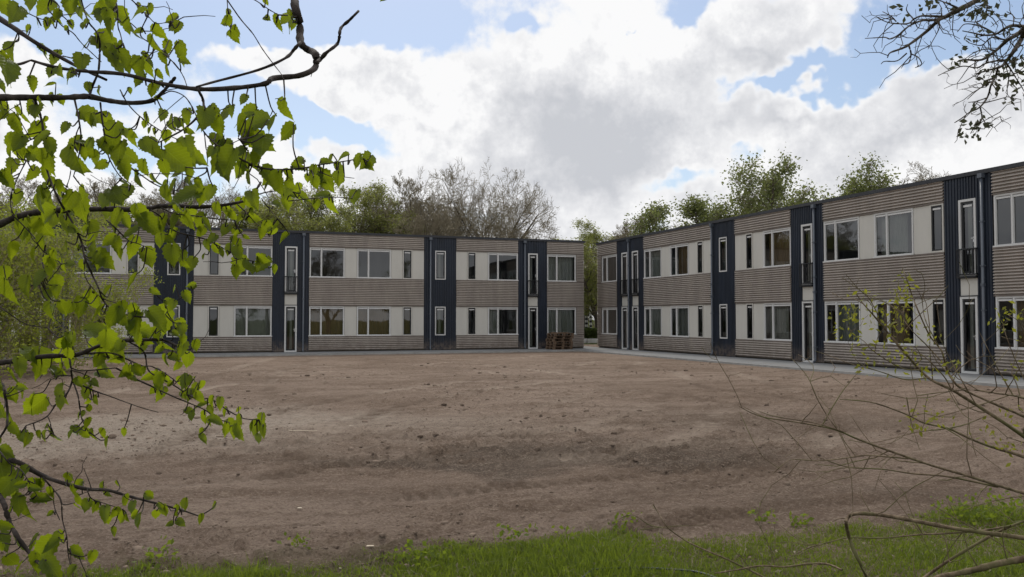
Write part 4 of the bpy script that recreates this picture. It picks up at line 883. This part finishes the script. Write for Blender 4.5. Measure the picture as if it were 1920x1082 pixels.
def lime_tree():
    B = Branches(21, 0.82); n = B.add
    # limbs (each of them thicker than its side shoots); depth runs from the trunk outwards
    n([(-420, -160), (-200, -60), (-60, 0), (10, 42), (70, 82), (140, 122), (200, 150)], 2.0, 1.75, 16, 6)
    n([(-420, -160), (-100, -420), (250, -420), (500, -180), (548, -20), (553, 12), (562, 42), (563, 78), (575, 92), (590, 100), (593, 116), (588, 130), (560, 142), (512, 147), (497, 157), (440, 165), (370, 167), (300, 156), (230, 139), (150, 133), (100, 125), (58, 113)], 2.0, 1.45, 22, 6)
    n([(563, 80), (552, 92), (535, 109), (485, 131), (400, 154), (368, 163)], 1.62, 1.5, 8, 5)
    n([(592, 118), (600, 112), (612, 99), (631, 84), (636, 72), (639, 53), (655, 38), (672, 21)], 1.6, 1.62, 9, 5.5)
    n([(-420, 160), (-180, 195), (-60, 186), (0, 183), (60, 183), (120, 183), (165, 181), (200, 188), (240, 193), (280, 190), (300, 178), (316, 160), (328, 146)], 2.0, 1.7, 17, 7)
    n([(-420, 480), (-200, 470), (-60, 440), (0, 420), (30, 407), (70, 398), (120, 394), (200, 392), (267, 393), (297, 387), (332, 386), (373, 388), (423, 384), (462, 375), (478, 359), (489, 342)], 2.1, 1.9, 18, 5)
    n([(-420, 640), (-150, 690), (0, 680), (77, 669), (122, 667), (152, 663), (182, 650), (217, 640), (291, 637), (309, 638), (333, 649), (347, 652)], 2.1, 2.0, 14, 4)
    n([(-420, 820), (-160, 850), (0, 862), (34, 867), (74, 889), (112, 904), (163, 917), (201, 919), (240, 930), (290, 943), (339, 956), (374, 968)], 2.1, 1.95, 14, 3)
    n([(-420, 760), (-150, 840), (-60, 870), (0, 932), (13, 965), (22, 988), (40, 1017), (67, 1050), (85, 1064), (110, 1090)], 2.0, 1.7, 14, 6)
    each = len(B.lines)
    n([(66, 188), (78, 225), (85, 280), (90, 325), (109, 372), (129, 405), (142, 431), (153, 453), (159, 483), (173, 515), (185, 541), (191, 559), (203, 575), (224, 587), (261, 594), (290, 594)], 1.75, 1.9, 6, 3)
    n([(140, 187), (148, 225), (152, 262), (146, 300), (138, 330)], 1.72, 1.75, 4.5, 2); n([(150, 235), (142, 255), (135, 300), (130, 335), (118, 365)], 1.73, 1.85, 3, 2)
    n([(188, 192), (193, 235), (200, 275), (206, 300), (225, 330), (245, 345)], 1.7, 1.8, 5, 2)
    n([(370, 166), (380, 185), (381, 203), (368, 222), (345, 242), (318, 257), (292, 270)], 1.5, 1.5, 7, 3)
    n([(368, 222), (383, 248), (400, 266), (418, 275), (450, 262)], 1.5, 1.45, 4, 2); n([(383, 248), (386, 275), (389, 300), (388, 315)], 1.5, 1.5, 3, 1.5)
    n([(304, 178), (322, 171), (345, 180), (360, 200), (368, 218)], 1.68, 1.52, 3, 2.5); n([(225, 168), (240, 195), (262, 218), (290, 238), (325, 258), (345, 265)], 1.75, 1.7, 3, 2)
    n([(225, 300), (260, 325), (295, 348), (325, 356), (360, 365)], 1.8, 1.8, 4, 2)
    n([(200, 413), (220, 431), (241, 451), (259, 457), (287, 469)], 1.9, 1.9, 3.5, 1.5); n([(302, 390), (330, 401), (367, 405), (403, 410), (440, 413)], 1.9, 1.9, 3.5, 2)
    n([(318, 428), (338, 437), (373, 445), (393, 452), (423, 468), (444, 480), (470, 489), (500, 490)], 1.9, 1.9, 3.5, 2); n([(283, 394), (302, 407), (318, 428)], 1.92, 1.9, 3.5, 3)
    n([(446, 384), (464, 401), (480, 419), (500, 432)], 1.9, 1.9, 3, 1.5); n([(462, 375), (490, 363), (520, 358), (550, 360)], 1.9, 1.9, 3.5, 2); n([(490, 372), (505, 392), (520, 410)], 1.9, 1.9, 2.5, 1.5)
    n([(418, 276), (440, 292), (473, 309), (495, 316), (529, 318), (569, 315), (599, 309), (643, 303), (671, 298), (682, 298)], 1.5, 1.62, 4.5, 2.5)
    n([(540, 377), (590, 372), (630, 370), (660, 372)], 1.9, 1.95, 2.5, 1.5)
    n([(241, 640), (270, 660), (278, 694), (303, 710), (327, 723), (367, 748), (395, 748), (425, 768), (450, 782), (465, 786), (485, 787)], 2.05, 2.1, 4, 2)
    n([(152, 663), (208, 662), (241, 675), (267, 686), (283, 687), (303, 696), (325, 711)], 2.05, 2.05, 4, 2); n([(217, 690), (248, 707), (275, 720), (300, 732), (333, 747), (353, 755), (383, 768), (408, 785), (430, 792)], 2.05, 2.1, 4.5, 2)
    n([(130, 667), (133, 690), (136, 712), (146, 741), (150, 767), (155, 790), (165, 808)], 2.08, 2.05, 5, 2); n([(136, 714), (126, 737), (106, 757), (89, 780), (71, 790), (49, 798)], 2.08, 2.0, 4.5, 2.5)
    n([(139, 716), (159, 725), (183, 735), (203, 742), (233, 753), (267, 765), (297, 773)], 2.08, 2.1, 4, 1.5); n([(89, 780), (95, 795), (96, 812)], 2.05, 2.03, 2.5, 1.5); n([(135, 705), (115, 704), (95, 712)], 2.08, 2.05, 3, 1.5)
    n([(-60, 690), (0, 717), (8, 737), (14, 770), (12, 800), (0, 820)], 2.0, 1.9, 7, 5); n([(133, 690), (150, 695), (175, 694), (215, 690)], 2.08, 2.06, 3, 3)
    n([(0, 847), (18, 869), (40, 882), (56, 907), (72, 934)], 2.02, 1.95, 3.5, 1.5); n([(80, 895), (100, 918), (114, 938), (117, 974), (125, 1005), (127, 1032), (132, 1061)], 2.03, 2.0, 4, 2); n([(100, 920), (102, 950), (112, 975)], 2.0, 2.0, 2.5, 2); n([(163, 917), (172, 935), (200, 945), (230, 955)], 2.02, 2.0, 3, 1.5); n([(78, 895), (76, 940)], 2.02, 2.0, 2.5, 1.5)
    n([(-40, -60), (97, 0), (110, 23), (123, 35), (133, 45)], 1.75, 1.72, 4, 2); n([(97, -10), (90, 15), (102, 31), (116, 48), (137, 62), (153, 81), (176, 103), (190, 116)], 1.75, 1.7, 3.5, 2); n([(148, -20), (159, 23), (168, 44), (178, 56), (186, 72), (187, 103), (184, 135), (172, 165), (168, 182)], 1.72, 1.72, 3, 6)
    n([(120, -40), (200, -20), (219, 10), (221, 48), (226, 65), (233, 95), (240, 120)], 1.7, 1.65, 4, 2); n([(200, -40), (247, 0), (277, 30), (294, 44), (320, 40)], 1.68, 1.6, 3.5, 1.5); n([(277, 30), (263, 64), (280, 80), (302, 97), (330, 122), (344, 144), (350, 160)], 1.65, 1.55, 3, 2)
    n([(42, 20), (70, 33), (85, 38)], 1.7, 1.7, 3, 2); n([(118, 105), (150, 112), (175, 110)], 1.75, 1.72, 3, 2)
    n([(400, -40), (426, 0), (452, 37), (474, 63), (492, 92), (511, 118), (526, 137), (532, 148)], 1.7, 1.55, 3.5, 1.5); n([(426, 0), (428, 30), (432, 55)], 1.65, 1.62, 2.5, 1.5); n([(440, -20), (478, 0), (503, 17), (522, 28)], 1.65, 1.6, 3, 2)
    n([(660, -60), (700, -30), (716, -10)], 1.8, 1.8, 3, 2); n([(380, -200), (660, -60)], 1.9, 1.8, 5, 3)
    n([(50, 300), (30, 340), (20, 370), (22, 400)], 1.9, 1.95, 3, 2); n([(22, 402), (60, 440), (80, 470), (110, 490)], 1.95, 1.9, 3, 2); n([(85, 460), (80, 490), (82, 520), (60, 535), (20, 545)], 1.9, 1.8, 3.5, 2); n([(0, 575), (20, 590), (50, 608), (90, 615)], 1.9, 2.0, 3, 1.5)
    n([(160, 483), (160, 520), (190, 560)], 1.88, 1.9, 2.5, 2); n([(280, 637), (310, 590), (322, 572), (350, 550), (358, 537)], 1.98, 2.0, 2.5, 1.5); n([(240, 640), (262, 610), (250, 590)], 2.0, 1.9, 3, 2)
    trunk_px = -460; base = at(trunk_px, 598, 2.1); base = np.array([base[0], base[1], 0.0])
    root = empty('lime_tree', base)
    tag(root, 'lime tree with fresh green leaves whose branches reach in from the left', 'tree')
    T = MB(); T.tube(np.array([(0, 0, -0.1), (0.02, 0, 0.5), (-0.03, 0.02, 1.4), (0.03, -0.02, 2.6), (0, 0.04, 4.2), (0.05, 0, 5.2)]), [0.10, 0.085, 0.075, 0.062, 0.045, 0.02], 12); 
    T.build('trunk', M['purple_bark'], root, True)
    rng = np.random.RandomState(99)
    L = '''10,20,58 35,38,52 68,8,54 88,18,40 85,50,34 100,44,24 110,38,24 135,50,26 130,15,48 150,12,42 160,52,20 200,0,55 205,45,54 222,34,40 188,20,50,h 205,84,62,h 222,108,50 25,102,46 5,115,40 20,142,62 105,112,36 155,122,40 230,125,60 118,140,34 195,40,48 240,50,34 246,58,30 283,18,24 320,36,30,h 333,54,26 324,54,24 298,62,38 290,86,44 335,100,44 312,90,30 275,104,22 284,120,24 212,112,58 258,132,50 275,126,42 262,158,44 316,137,32 82,108,30 128,150,32 100,142,34 165,166,24 187,175,24 8,160,50 300,166,30 283,170,26 243,172,16 112,190,26 95,188,28 75,192,22 132,146,26 60,160,34
420,42,30,h 427,28,22 428,66,20 441,70,30 505,38,22,h 518,42,30 524,52,40 532,40,28 545,34,30 550,48,22 497,6,20 717,2,22
60,205,32 75,216,38 42,216,42 8,222,34 172,220,52,h 195,228,38 168,230,36 30,245,62 10,272,54 28,292,44 52,252,58 72,272,62 86,312,64 96,284,54 50,292,28 130,278,38 150,272,34 145,306,66 158,288,44 128,296,50 168,282,30 214,258,58 226,292,56 206,278,44 187,314,34 232,322,42 180,300,30 6,330,44 28,318,40 60,330,38
236,252,22 246,266,48 278,276,38 306,222,32 318,228,28 322,238,24 336,236,28 278,248,18 291,252,20 352,222,36 386,232,54 402,222,40 408,236,40 356,285,58 332,302,62 326,292,46 292,288,46 270,322,46 366,302,40 396,292,32 416,282,54 422,312,76 440,304,66 462,312,54 456,262,54 450,222,52,h 472,230,62,h 488,272,64 352,330,34 356,346,28 371,346,26 252,342,44 322,352,34 305,318,36 478,300,46 432,330,60 404,268,34
462,214,44,h 512,236,42 530,252,56 505,332,48 522,346,50 540,336,38 565,314,36,h 586,326,34 600,332,34 614,342,44 620,304,38,h 640,294,28,h 638,320,32 634,338,32 682,312,50 670,306,36 480,376,38 536,386,44 560,380,38 566,368,46,h 622,386,40 666,378,44 592,344,28 548,350,34 500,352,40
20,342,54 75,388,48 90,366,44 110,352,30 30,372,34 95,346,28 155,396,68 145,376,54 130,384,44 80,406,54,h 105,416,46 125,426,46 45,442,64 80,432,50 70,468,56 30,420,50 145,432,38,h 175,436,44 205,402,44 230,376,60 226,422,56 216,462,44 200,492,58 186,494,36 222,480,30 100,486,34 90,512,26 116,500,30 155,502,30 150,472,26 178,490,34 166,452,30 60,480,34 12,470,40
240,372,48 238,422,56 214,412,44 286,432,70 266,406,46 316,366,38 350,376,56 376,372,40 340,398,40 410,396,34 426,402,40 436,406,38 450,412,28,h 346,416,56 360,418,50 330,422,46 306,422,40 386,426,34 376,438,32 320,446,40 300,456,36 250,468,50 278,486,44 325,482,46 346,486,34 390,462,26 405,470,28 415,477,22 424,434,26 442,440,26,h 442,456,28 446,472,28 430,470,26 450,502,46 470,502,42 490,504,50 502,490,44,h 502,432,36 490,440,30 470,386,40 514,424,24 508,438,26
20,552,68 55,542,50 80,532,50 102,536,38 97,556,34 90,510,24 95,586,40 115,584,40 126,582,36 165,572,54 150,580,36 186,592,40 200,552,34 212,596,50 6,520,40 112,652,44 126,650,46 166,652,50 60,666,44,h 76,684,60 45,664,36 186,622,54,h 206,626,46,h 200,642,46 190,662,46 178,682,46 206,686,46 25,712,44 12,738,54 105,676,44 112,696,30 156,716,28 40,690,40 140,640,34
260,618,66 306,606,66 292,636,40 250,586,34 226,582,34 238,600,40 322,576,28 350,562,34 356,537,24,h 336,612,30 341,622,32 304,644,34 280,642,30 316,652,30 310,680,30 345,658,34 366,652,30 350,678,36 232,668,40 216,656,46 192,692,48 240,708,46 256,698,30 270,654,30
60,762,66 105,698,30 120,738,36 115,758,32 165,742,40 150,718,24 185,752,26 165,768,20 152,782,20 160,798,30 160,818,34 176,818,30 190,818,30 145,808,24 85,818,22 95,814,24 72,816,18 30,808,40 50,822,34 15,848,34,h 56,828,32 10,770,44 20,790,36
276,706,36,h 296,714,34 285,732,26 305,738,26 346,748,42 336,722,32 350,718,30 358,744,28 370,728,28 378,750,36 396,757,30 415,762,34 420,778,30 362,782,24 383,788,34 406,790,30,h 422,804,38 440,808,36 455,812,42 453,788,24 480,803,32 490,793,36 496,812,34 470,803,24 398,772,26
10,884,66 30,898,60 10,918,46 32,930,54 52,962,46 36,952,50 10,968,46 60,922,50 72,912,30 95,928,30 86,938,26 130,903,28 145,924,36 152,940,30 165,948,26 180,953,28 202,964,32 214,968,36 195,913,20 197,928,24 246,968,30 266,978,32 290,970,28 326,964,32 336,954,24 350,948,28 376,974,22 280,934,26 252,952,26 232,944,28 310,958,26
115,1008,28 140,1044,36 136,1074,30 40,1034,56 66,1024,46 86,1030,56 62,1064,56 106,1068,56 36,1068,32 20,1060,40'''
    tw = []; i = 0; rest = []
    toks = L.split()
    for tok in list(toks):
        if rng.uniform() < 0.65: q = tok.split(','); toks.append(f"{float(q[0])+rng.normal()*22:.0f},{float(q[1])+rng.normal()*16:.0f},{float(q[2])*rng.uniform(0.6, 0.95):.0f}"+(',h' if rng.uniform() < 0.3 else ''))
    for tok in sorted(toks, key=lambda t: -float(t.split(',')[2])):
        q = tok.split(','); x, y, s = float(q[0]), float(q[1]), float(q[2]); hor = len(q) > 3
        ang = math.radians(rng.choice([-1, 1])*rng.uniform(55, 85)) if hor else math.radians(rng.normal()*24)     # away from hanging straight down
        dx, dy = math.sin(ang), math.cos(ang); bx, by = x-dx*s*0.5, y-dy*s*0.5
        dist, bp, bd, bpx = B.nearest(bx, by); d = bd*rng.uniform(0.95, 1.06)
        depth_tilt = rng.uniform(-0.75, 0.75) if not hor else rng.uniform(-0.5, 0.5)
        size = s/F_PX*d*0.92*rng.uniform(0.78, 1.15)*math.sqrt(1+0.5*depth_tilt**2); P0 = at(bx, by, d)
        tip = unit(dx*RGT-dy*UPV+FWD*depth_tilt); nrm = unit(-FWD+RGT*rng.normal()*0.9+UPV*rng.normal()*0.5+UPV*0.5); xx = unit(np.cross(tip, nrm)); zz = np.cross(xx, tip)
        me = leafM[i % 16]; i += 1; wx = rng.uniform(0.75, 1.08)
        m = np.eye(4); m[:3, 0] = xx*size*wx; m[:3, 1] = tip*size; m[:3, 2] = zz*size; m[:3, 3] = P0-base
        if i <= 300: link('leaf', me, root).matrix_local = Matrix(m.tolist())
        else: rest.append((np.array([tuple(v.co) for v in me.vertices])@m[:3, :3].T+m[:3, 3], np.array([tuple(q.vertices) for q in me.polygons])))
        if dist < 90:
            mid = (bp+P0)/2-UPV*0.01+rng.normal(size=3)*0.004; tw.append(smooth_line([bp, mid, P0, P0+tip*size*0.06], 3))
    for t in tw: B.lines.append((t, np.linspace(0.0016, 0.0008, len(t))))
    B.twigs_from(1.2, 0.03, 0.10, 0.0014, 0.0)
    B.mesh(root, 'purple_bark', 'branch', 8, each)
    if rest: tag(link('small_leaves', fast_mesh('small_leaves', *merge(rest), M['hazel_leaf'], True), root), kind='stuff')
    print('lime leaves', i)
lime_tree()

def leaf_tufts(root, pts3, n, size, spread, mat, seed, name='leaf_tufts', aspect=0.5):
    rng = np.random.RandomState(seed); o = np.array(root.location)
    c = np.concatenate([p-o+rng.normal(size=(n, 3))*spread*0.35*rng.uniform(0.6, 1.5) for p in pts3])
    tag(link(name, fast_mesh(name, *leaf_quads(c, size, rng, 0.2, aspect), M[mat]), root), kind='stuff')

def willow_bush():
    B = Branches(5, 0.66); n = B.add; base = at(2230, 598, 3.9); base = np.array([base[0], base[1], 0.0]); X0 = (2180, 1150)
    n([X0, (2050, 940), (1960, 850), (1893, 800), (1830, 759), (1785, 731), (1740, 708), (1700, 665), (1670, 630), (1642, 596), (1619, 570), (1606, 552)], 3.9, 3.5, 13, 2.5)
    n([X0, (2040, 860), (1960, 800), (1920, 781), (1841, 747), (1802, 728), (1785, 711), (1774, 688), (1765, 657), (1743, 629), (1720, 579), (1709, 551), (1698, 517), (1692, 503)], 3.9, 3.7, 9, 2)
    n([X0, (2080, 830), (1990, 770), (1920, 747), (1900, 742), (1858, 736), (1819, 731), (1770, 735), (1720, 742)], 3.9, 3.6, 8, 2)
    n([X0, (2080, 940), (2000, 895), (1920, 857), (1856, 837), (1816, 821), (1779, 804), (1733, 793), (1702, 778), (1641, 756), (1595, 750), (1575, 749)], 3.9, 3.3, 10, 2)
    n([X0, (2100, 985), (2020, 955), (1920, 925), (1871, 910), (1810, 891), (1748, 873), (1681, 850), (1610, 824), (1564, 805), (1503, 793), (1441, 784), (1411, 775), (1386, 762)], 3.9, 3.2, 11, 2)
    n([(1871, 913), (1825, 903), (1773, 893), (1711, 888), (1656, 880), (1592, 876), (1552, 864), (1530, 856)], 3.75, 3.4, 6, 2)
    n([X0, (2060, 1040), (2000, 1025), (1920, 1009), (1840, 998), (1779, 989), (1733, 980), (1675, 969), (1625, 963), (1597, 965), (1587, 976), (1589, 995), (1601, 1032), (1625, 1081), (1650, 1130)], 3.9, 4.3, 13, 9)
    n([(1690, 1115), (1736, 1081), (1779, 1051), (1846, 1011), (1883, 992), (1920, 977), (1990, 955)], 4.2, 4.0, 9, 6)
    n([X0, (2000, 1035), (1920, 1048), (1871, 1057), (1825, 1069), (1764, 1082), (1700, 1105)], 3.9, 4.0, 22, 14)
    each = len(B.lines)
    n([(1582, 810), (1527, 793), (1454, 781), (1420, 770)], 3.3, 3.2, 4, 1.5); n([(1570, 805), (1552, 781), (1532, 747), (1515, 708), (1492, 680), (1480, 668)], 3.3, 3.3, 4, 1.2)
    n([(1702, 860), (1671, 857), (1622, 854), (1579, 860), (1533, 864), (1484, 862), (1460, 878), (1448, 890)], 3.5, 3.3, 5, 1.5); n([(1681, 850), (1656, 873), (1641, 916)], 3.5, 3.4, 3, 1.5)
    n([(1700, 745), (1708, 790), (1724, 842)], 3.5, 3.5, 3, 1.5); n([(1846, 781), (1810, 796), (1773, 804), (1717, 811), (1638, 830), (1590, 825)], 3.7, 3.4, 4, 1.5)
    n([(1740, 708), (1700, 712), (1660, 700), (1610, 680), (1590, 640)], 3.6, 3.5, 4, 1.2); n([(1723, 694), (1690, 690), (1640, 660), (1620, 640), (1600, 628)], 3.6, 3.5, 4, 1.2); n([(1774, 688), (1740, 650), (1710, 620), (1690, 590), (1680, 550)], 3.7, 3.6, 4, 1.2)
    n([(1760, 650), (1735, 600), (1728, 560), (1715, 535)], 3.7, 3.7, 3, 1.2); n([(1697, 640), (1692, 600), (1697, 570)], 3.6, 3.5, 4, 2); n([(1830, 759), (1790, 690), (1775, 660), (1760, 630)], 3.7, 3.7, 4, 1.2)
    n([(1900, 742), (1870, 690), (1850, 650), (1835, 620)], 3.8, 3.8, 4, 1.2); n([(1950, 770), (1915, 700), (1890, 640), (1878, 600)], 3.8, 3.8, 4, 1.2); n([(1990, 770), (1940, 680), (1915, 610), (1890, 590)], 3.9, 3.9, 4, 1.5); n([(1785, 731), (1765, 700), (1720, 660), (1660, 645), (1600, 650)], 3.6, 3.5, 4, 1.2)
    n([(1895, 986), (1840, 995), (1779, 1000), (1718, 1003), (1656, 1009), (1595, 1008), (1564, 1014), (1515, 1028), (1480, 1045)], 4.0, 4.4, 6, 2)
    n([(1579, 1069), (1552, 1058), (1518, 1057), (1472, 1063), (1426, 1061), (1380, 1069), (1340, 1075)], 4.6, 4.7, 6, 4)
    n([(1460, 1100), (1431, 1082), (1364, 1049), (1297, 1020), (1254, 991), (1238, 968), (1225, 946)], 4.7, 4.9, 6, 2.5); n([(1254, 991), (1220, 985), (1187, 966), (1163, 972), (1150, 980)], 4.9, 5, 3, 1.5); n([(1201, 993), (1260, 987), (1326, 984)], 5, 5, 2.5, 1.5)
    B.twigs_from(4.6, 0.10, 0.42, 0.0028, 0.25, jag=0.22); m = len(B.lines); B.twigs_from(2.2, 0.05, 0.15, 0.0016, 0.2, first=each+20)
    root = tag(empty('willow_bush', base), 'nearly leafless bush with long arching stems at the lower right', 'shrub')
    P0 = at(*X0, 3.9); mb = MB()
    for k in range(5): mb.tube([(0.03*k-0.06, 0.02*(k % 3), -0.1), tuple((P0-base)*(0.5, 0.5, 0.5)+np.array((0.05*k-0.1, 0, 0))), tuple(P0-base)], [0.03, 0.022, 0.016], 8)
    mb.build('stump', M['willow_bark'], root, True)
    B.mesh(root, 'willow_bark', 'stem', 8, each)
    T = [(1695, 520), (1690, 545), (1680, 552), (1700, 560), (1608, 556), (1600, 600), (1640, 582), (1670, 575), (1690, 578), (1695, 600), (1652, 612), (1660, 590), (1570, 626), (1600, 640), (1740, 620), (1590, 592), (1720, 682), (1692, 686), (1790, 682), (1905, 602), (1880, 596), (1890, 590), (1720, 772), (1760, 782), (1742, 768), (1862, 822), (1882, 842), (1902, 847), (1705, 662), (1900, 692), (1745, 640), (1640, 655), (1670, 665), (1715, 800), (1770, 700), (1625, 690), (1690, 640), (1585, 570), (1850, 800), (1900, 770), (1680, 610)]
    pts = []
    for (x, y) in T: d = B.nearest(x, y); pts.append(at(x, y, d[2]))
    leaf_tufts(root, pts, 11, 0.028, 0.075, 'bud_leaf', 3, 'leaf_tufts', 0.45)
willow_bush()

def oak_tree():
    B = Branches(15, 0.9); n = B.add; X0 = (2250, -180); d0 = 5.0
    n([X0, (2000, -130), (1900, -50), (1832, 0), (1800, 17), (1774, 31), (1761, 37), (1736, 60), (1704, 84), (1688, 92), (1669, 99), (1664, 108)], d0, 4.6, 15, 2)
    n([X0, (2050, -60), (1960, 20), (1920, 55), (1903, 67), (1888, 76), (1867, 95), (1841, 112), (1808, 112), (1795, 116)], d0, 4.7, 14, 2)
    n([X0, (2060, -20), (1960, 30), (1925, 50), (1917, 69), (1905, 90), (1891, 109), (1878, 124), (1856, 131), (1827, 139)], d0, 4.6, 16, 2)
    n([(1925, 50), (1900, 48), (1885, 53), (1867, 64), (1844, 66), (1825, 62), (1805, 58)], 4.8, 4.7, 7, 2)
    each = 4
    n([(1774, 31), (1748, 38), (1727, 39), (1703, 50), (1684, 66), (1669, 73), (1659, 70), (1640, 71), (1622, 72)], 4.8, 4.6, 5, 1.5); n([(1770, 31), (1742, 30), (1727, 30), (1713, 36), (1703, 44), (1676, 44), (1662, 41), (1646, 34)], 4.8, 4.6, 5, 1.5); n([(1680, 40), (1670, 30), (1655, 22)], 4.7, 4.7, 3, 1.5); n([(1713, 36), (1700, 20), (1702, 8)], 4.7, 4.7, 3, 1.5)
    n([(1704, 85), (1708, 101), (1704, 117), (1695, 121), (1690, 128)], 4.7, 4.7, 4, 1.5); n([(1708, 101), (1722, 108), (1728, 121), (1716, 127)], 4.7, 4.7, 3, 1.5); n([(1700, 100), (1682, 114), (1659, 115), (1652, 120)], 4.7, 4.7, 3, 1.5)
    n([(1871, 127), (1866, 145), (1858, 160), (1852, 181), (1837, 201), (1819, 210), (1806, 220), (1790, 230)], 4.6, 4.5, 5, 2); n([(1838, 202), (1841, 223), (1829, 235), (1820, 250)], 4.5, 4.5, 3.5, 2); n([(1880, 112), (1850, 118), (1832, 127), (1806, 124), (1780, 132), (1759, 142)], 4.7, 4.6, 4, 1.5); n([(1858, 153), (1834, 168), (1814, 186)], 4.6, 4.5, 3, 1.5); n([(1852, 183), (1830, 190), (1816, 192)], 4.5, 4.5, 2.5, 1.5)
    n([(1885, 115), (1895, 130), (1904, 145), (1915, 162), (1925, 180)], 4.7, 4.7, 4, 1.5); n([(1888, 76), (1860, 70), (1840, 85), (1815, 80)], 4.8, 4.7, 3.5, 1.5); n([(1867, 64), (1840, 50), (1810, 45), (1795, 60)], 4.8, 4.7, 3.5, 1.5); n([(1850, -20), (1850, 20), (1835, 40), (1810, 40)], 4.9, 4.8, 4, 1.5); n([(1800, 17), (1780, 8), (1765, 2), (1750, -5)], 4.8, 4.8, 4, 1.5); n([(1900, 48), (1900, 30), (1888, 22)], 4.8, 4.8, 3, 1.5)
    n([(1761, 37), (1760, 55), (1748, 78), (1740, 92)], 4.7, 4.7, 2.5, 1.2); n([(1867, 95), (1850, 92), (1828, 98), (1810, 110)], 4.7, 4.7, 3, 1.5)
    B.twigs_from(8.0, 0.06, 0.26, 0.0032, -0.05, jag=0.45); B.twigs_from(3.0, 0.03, 0.10, 0.0018, 0.0, first=30, jag=0.5)
    base = at(2330, 598, 5.2); base = np.array([base[0], base[1], 0.0]); root = tag(empty('oak_tree', base), 'tree whose knotty twigs with small leaf tufts hang in at the top right', 'tree')
    P0 = at(*X0, d0)-base; mb = MB(); mb.tube([(0, 0, -0.15), (0.05, 0, 1.5), (0.0, 0.05, 3.0), tuple(P0*(0.3, 0.3, 0)+np.array((0, 0, P0[2]*0.93)))], [0.19, 0.16, 0.14, 0.10], 12); mb.tube([tuple(P0*(0.3, 0.3, 0)+np.array((0, 0, P0[2]*0.9))), tuple(P0*(0.6, 0.6, 1.0)), tuple(P0)], [0.08, 0.05, 0.03], 10); mb.build('trunk', M['bark'], root, True)
    B.mesh(root, 'bark', 'branch', 8, each)
    T = [(1800, 105), (1795, 112), (1818, 86), (1852, 20), (1835, 16), (1826, 22), (1870, 15), (1800, 32), (1840, 46), (1838, 56), (1868, 130), (1895, 116), (1905, 128), (1900, 150), (1872, 162), (1862, 142), (1915, 160), (1895, 186), (1915, 172), (1908, 120), (1690, 18), (1756, 18), (1760, 4), (1830, 232), (1822, 246), (1812, 244), (1841, 226), (1848, 229), (1850, 128), (1880, 140), (1910, 140), (1890, 60), (1835, 12), (1845, 10), (1918, 100), (1740, 22)]
    pts = [at(x, y, B.nearest(x, y)[2]) for x, y in T]
    leaf_tufts(root, pts, 8, 0.040, 0.075, 'dusk_leaf', 8, 'leaf_tufts', 0.55)
oak_tree()

def hose():
    P = [on_ground(x, y) for x, y in [(1060, 1130), (1103, 1084), (1125, 1077), (1192, 1075), (1260, 1078), (1320, 1086), (1400, 1120)]]; P = [p+np.array((0, 0, 0.035)) for p in P]
    L = smooth_line(P, 6); mb = MB(); mb.tube(L-P[0], np.full(len(L), 0.007), 8); o = mb.build('dark_hose', painted('dark_rubber', (0.03, 0.035, 0.05), 0.4, 0.1), None, True, loc=tuple(P[0])); tag(o, 'thin dark hose curving through the grass at the bottom edge', 'hose')
hose()
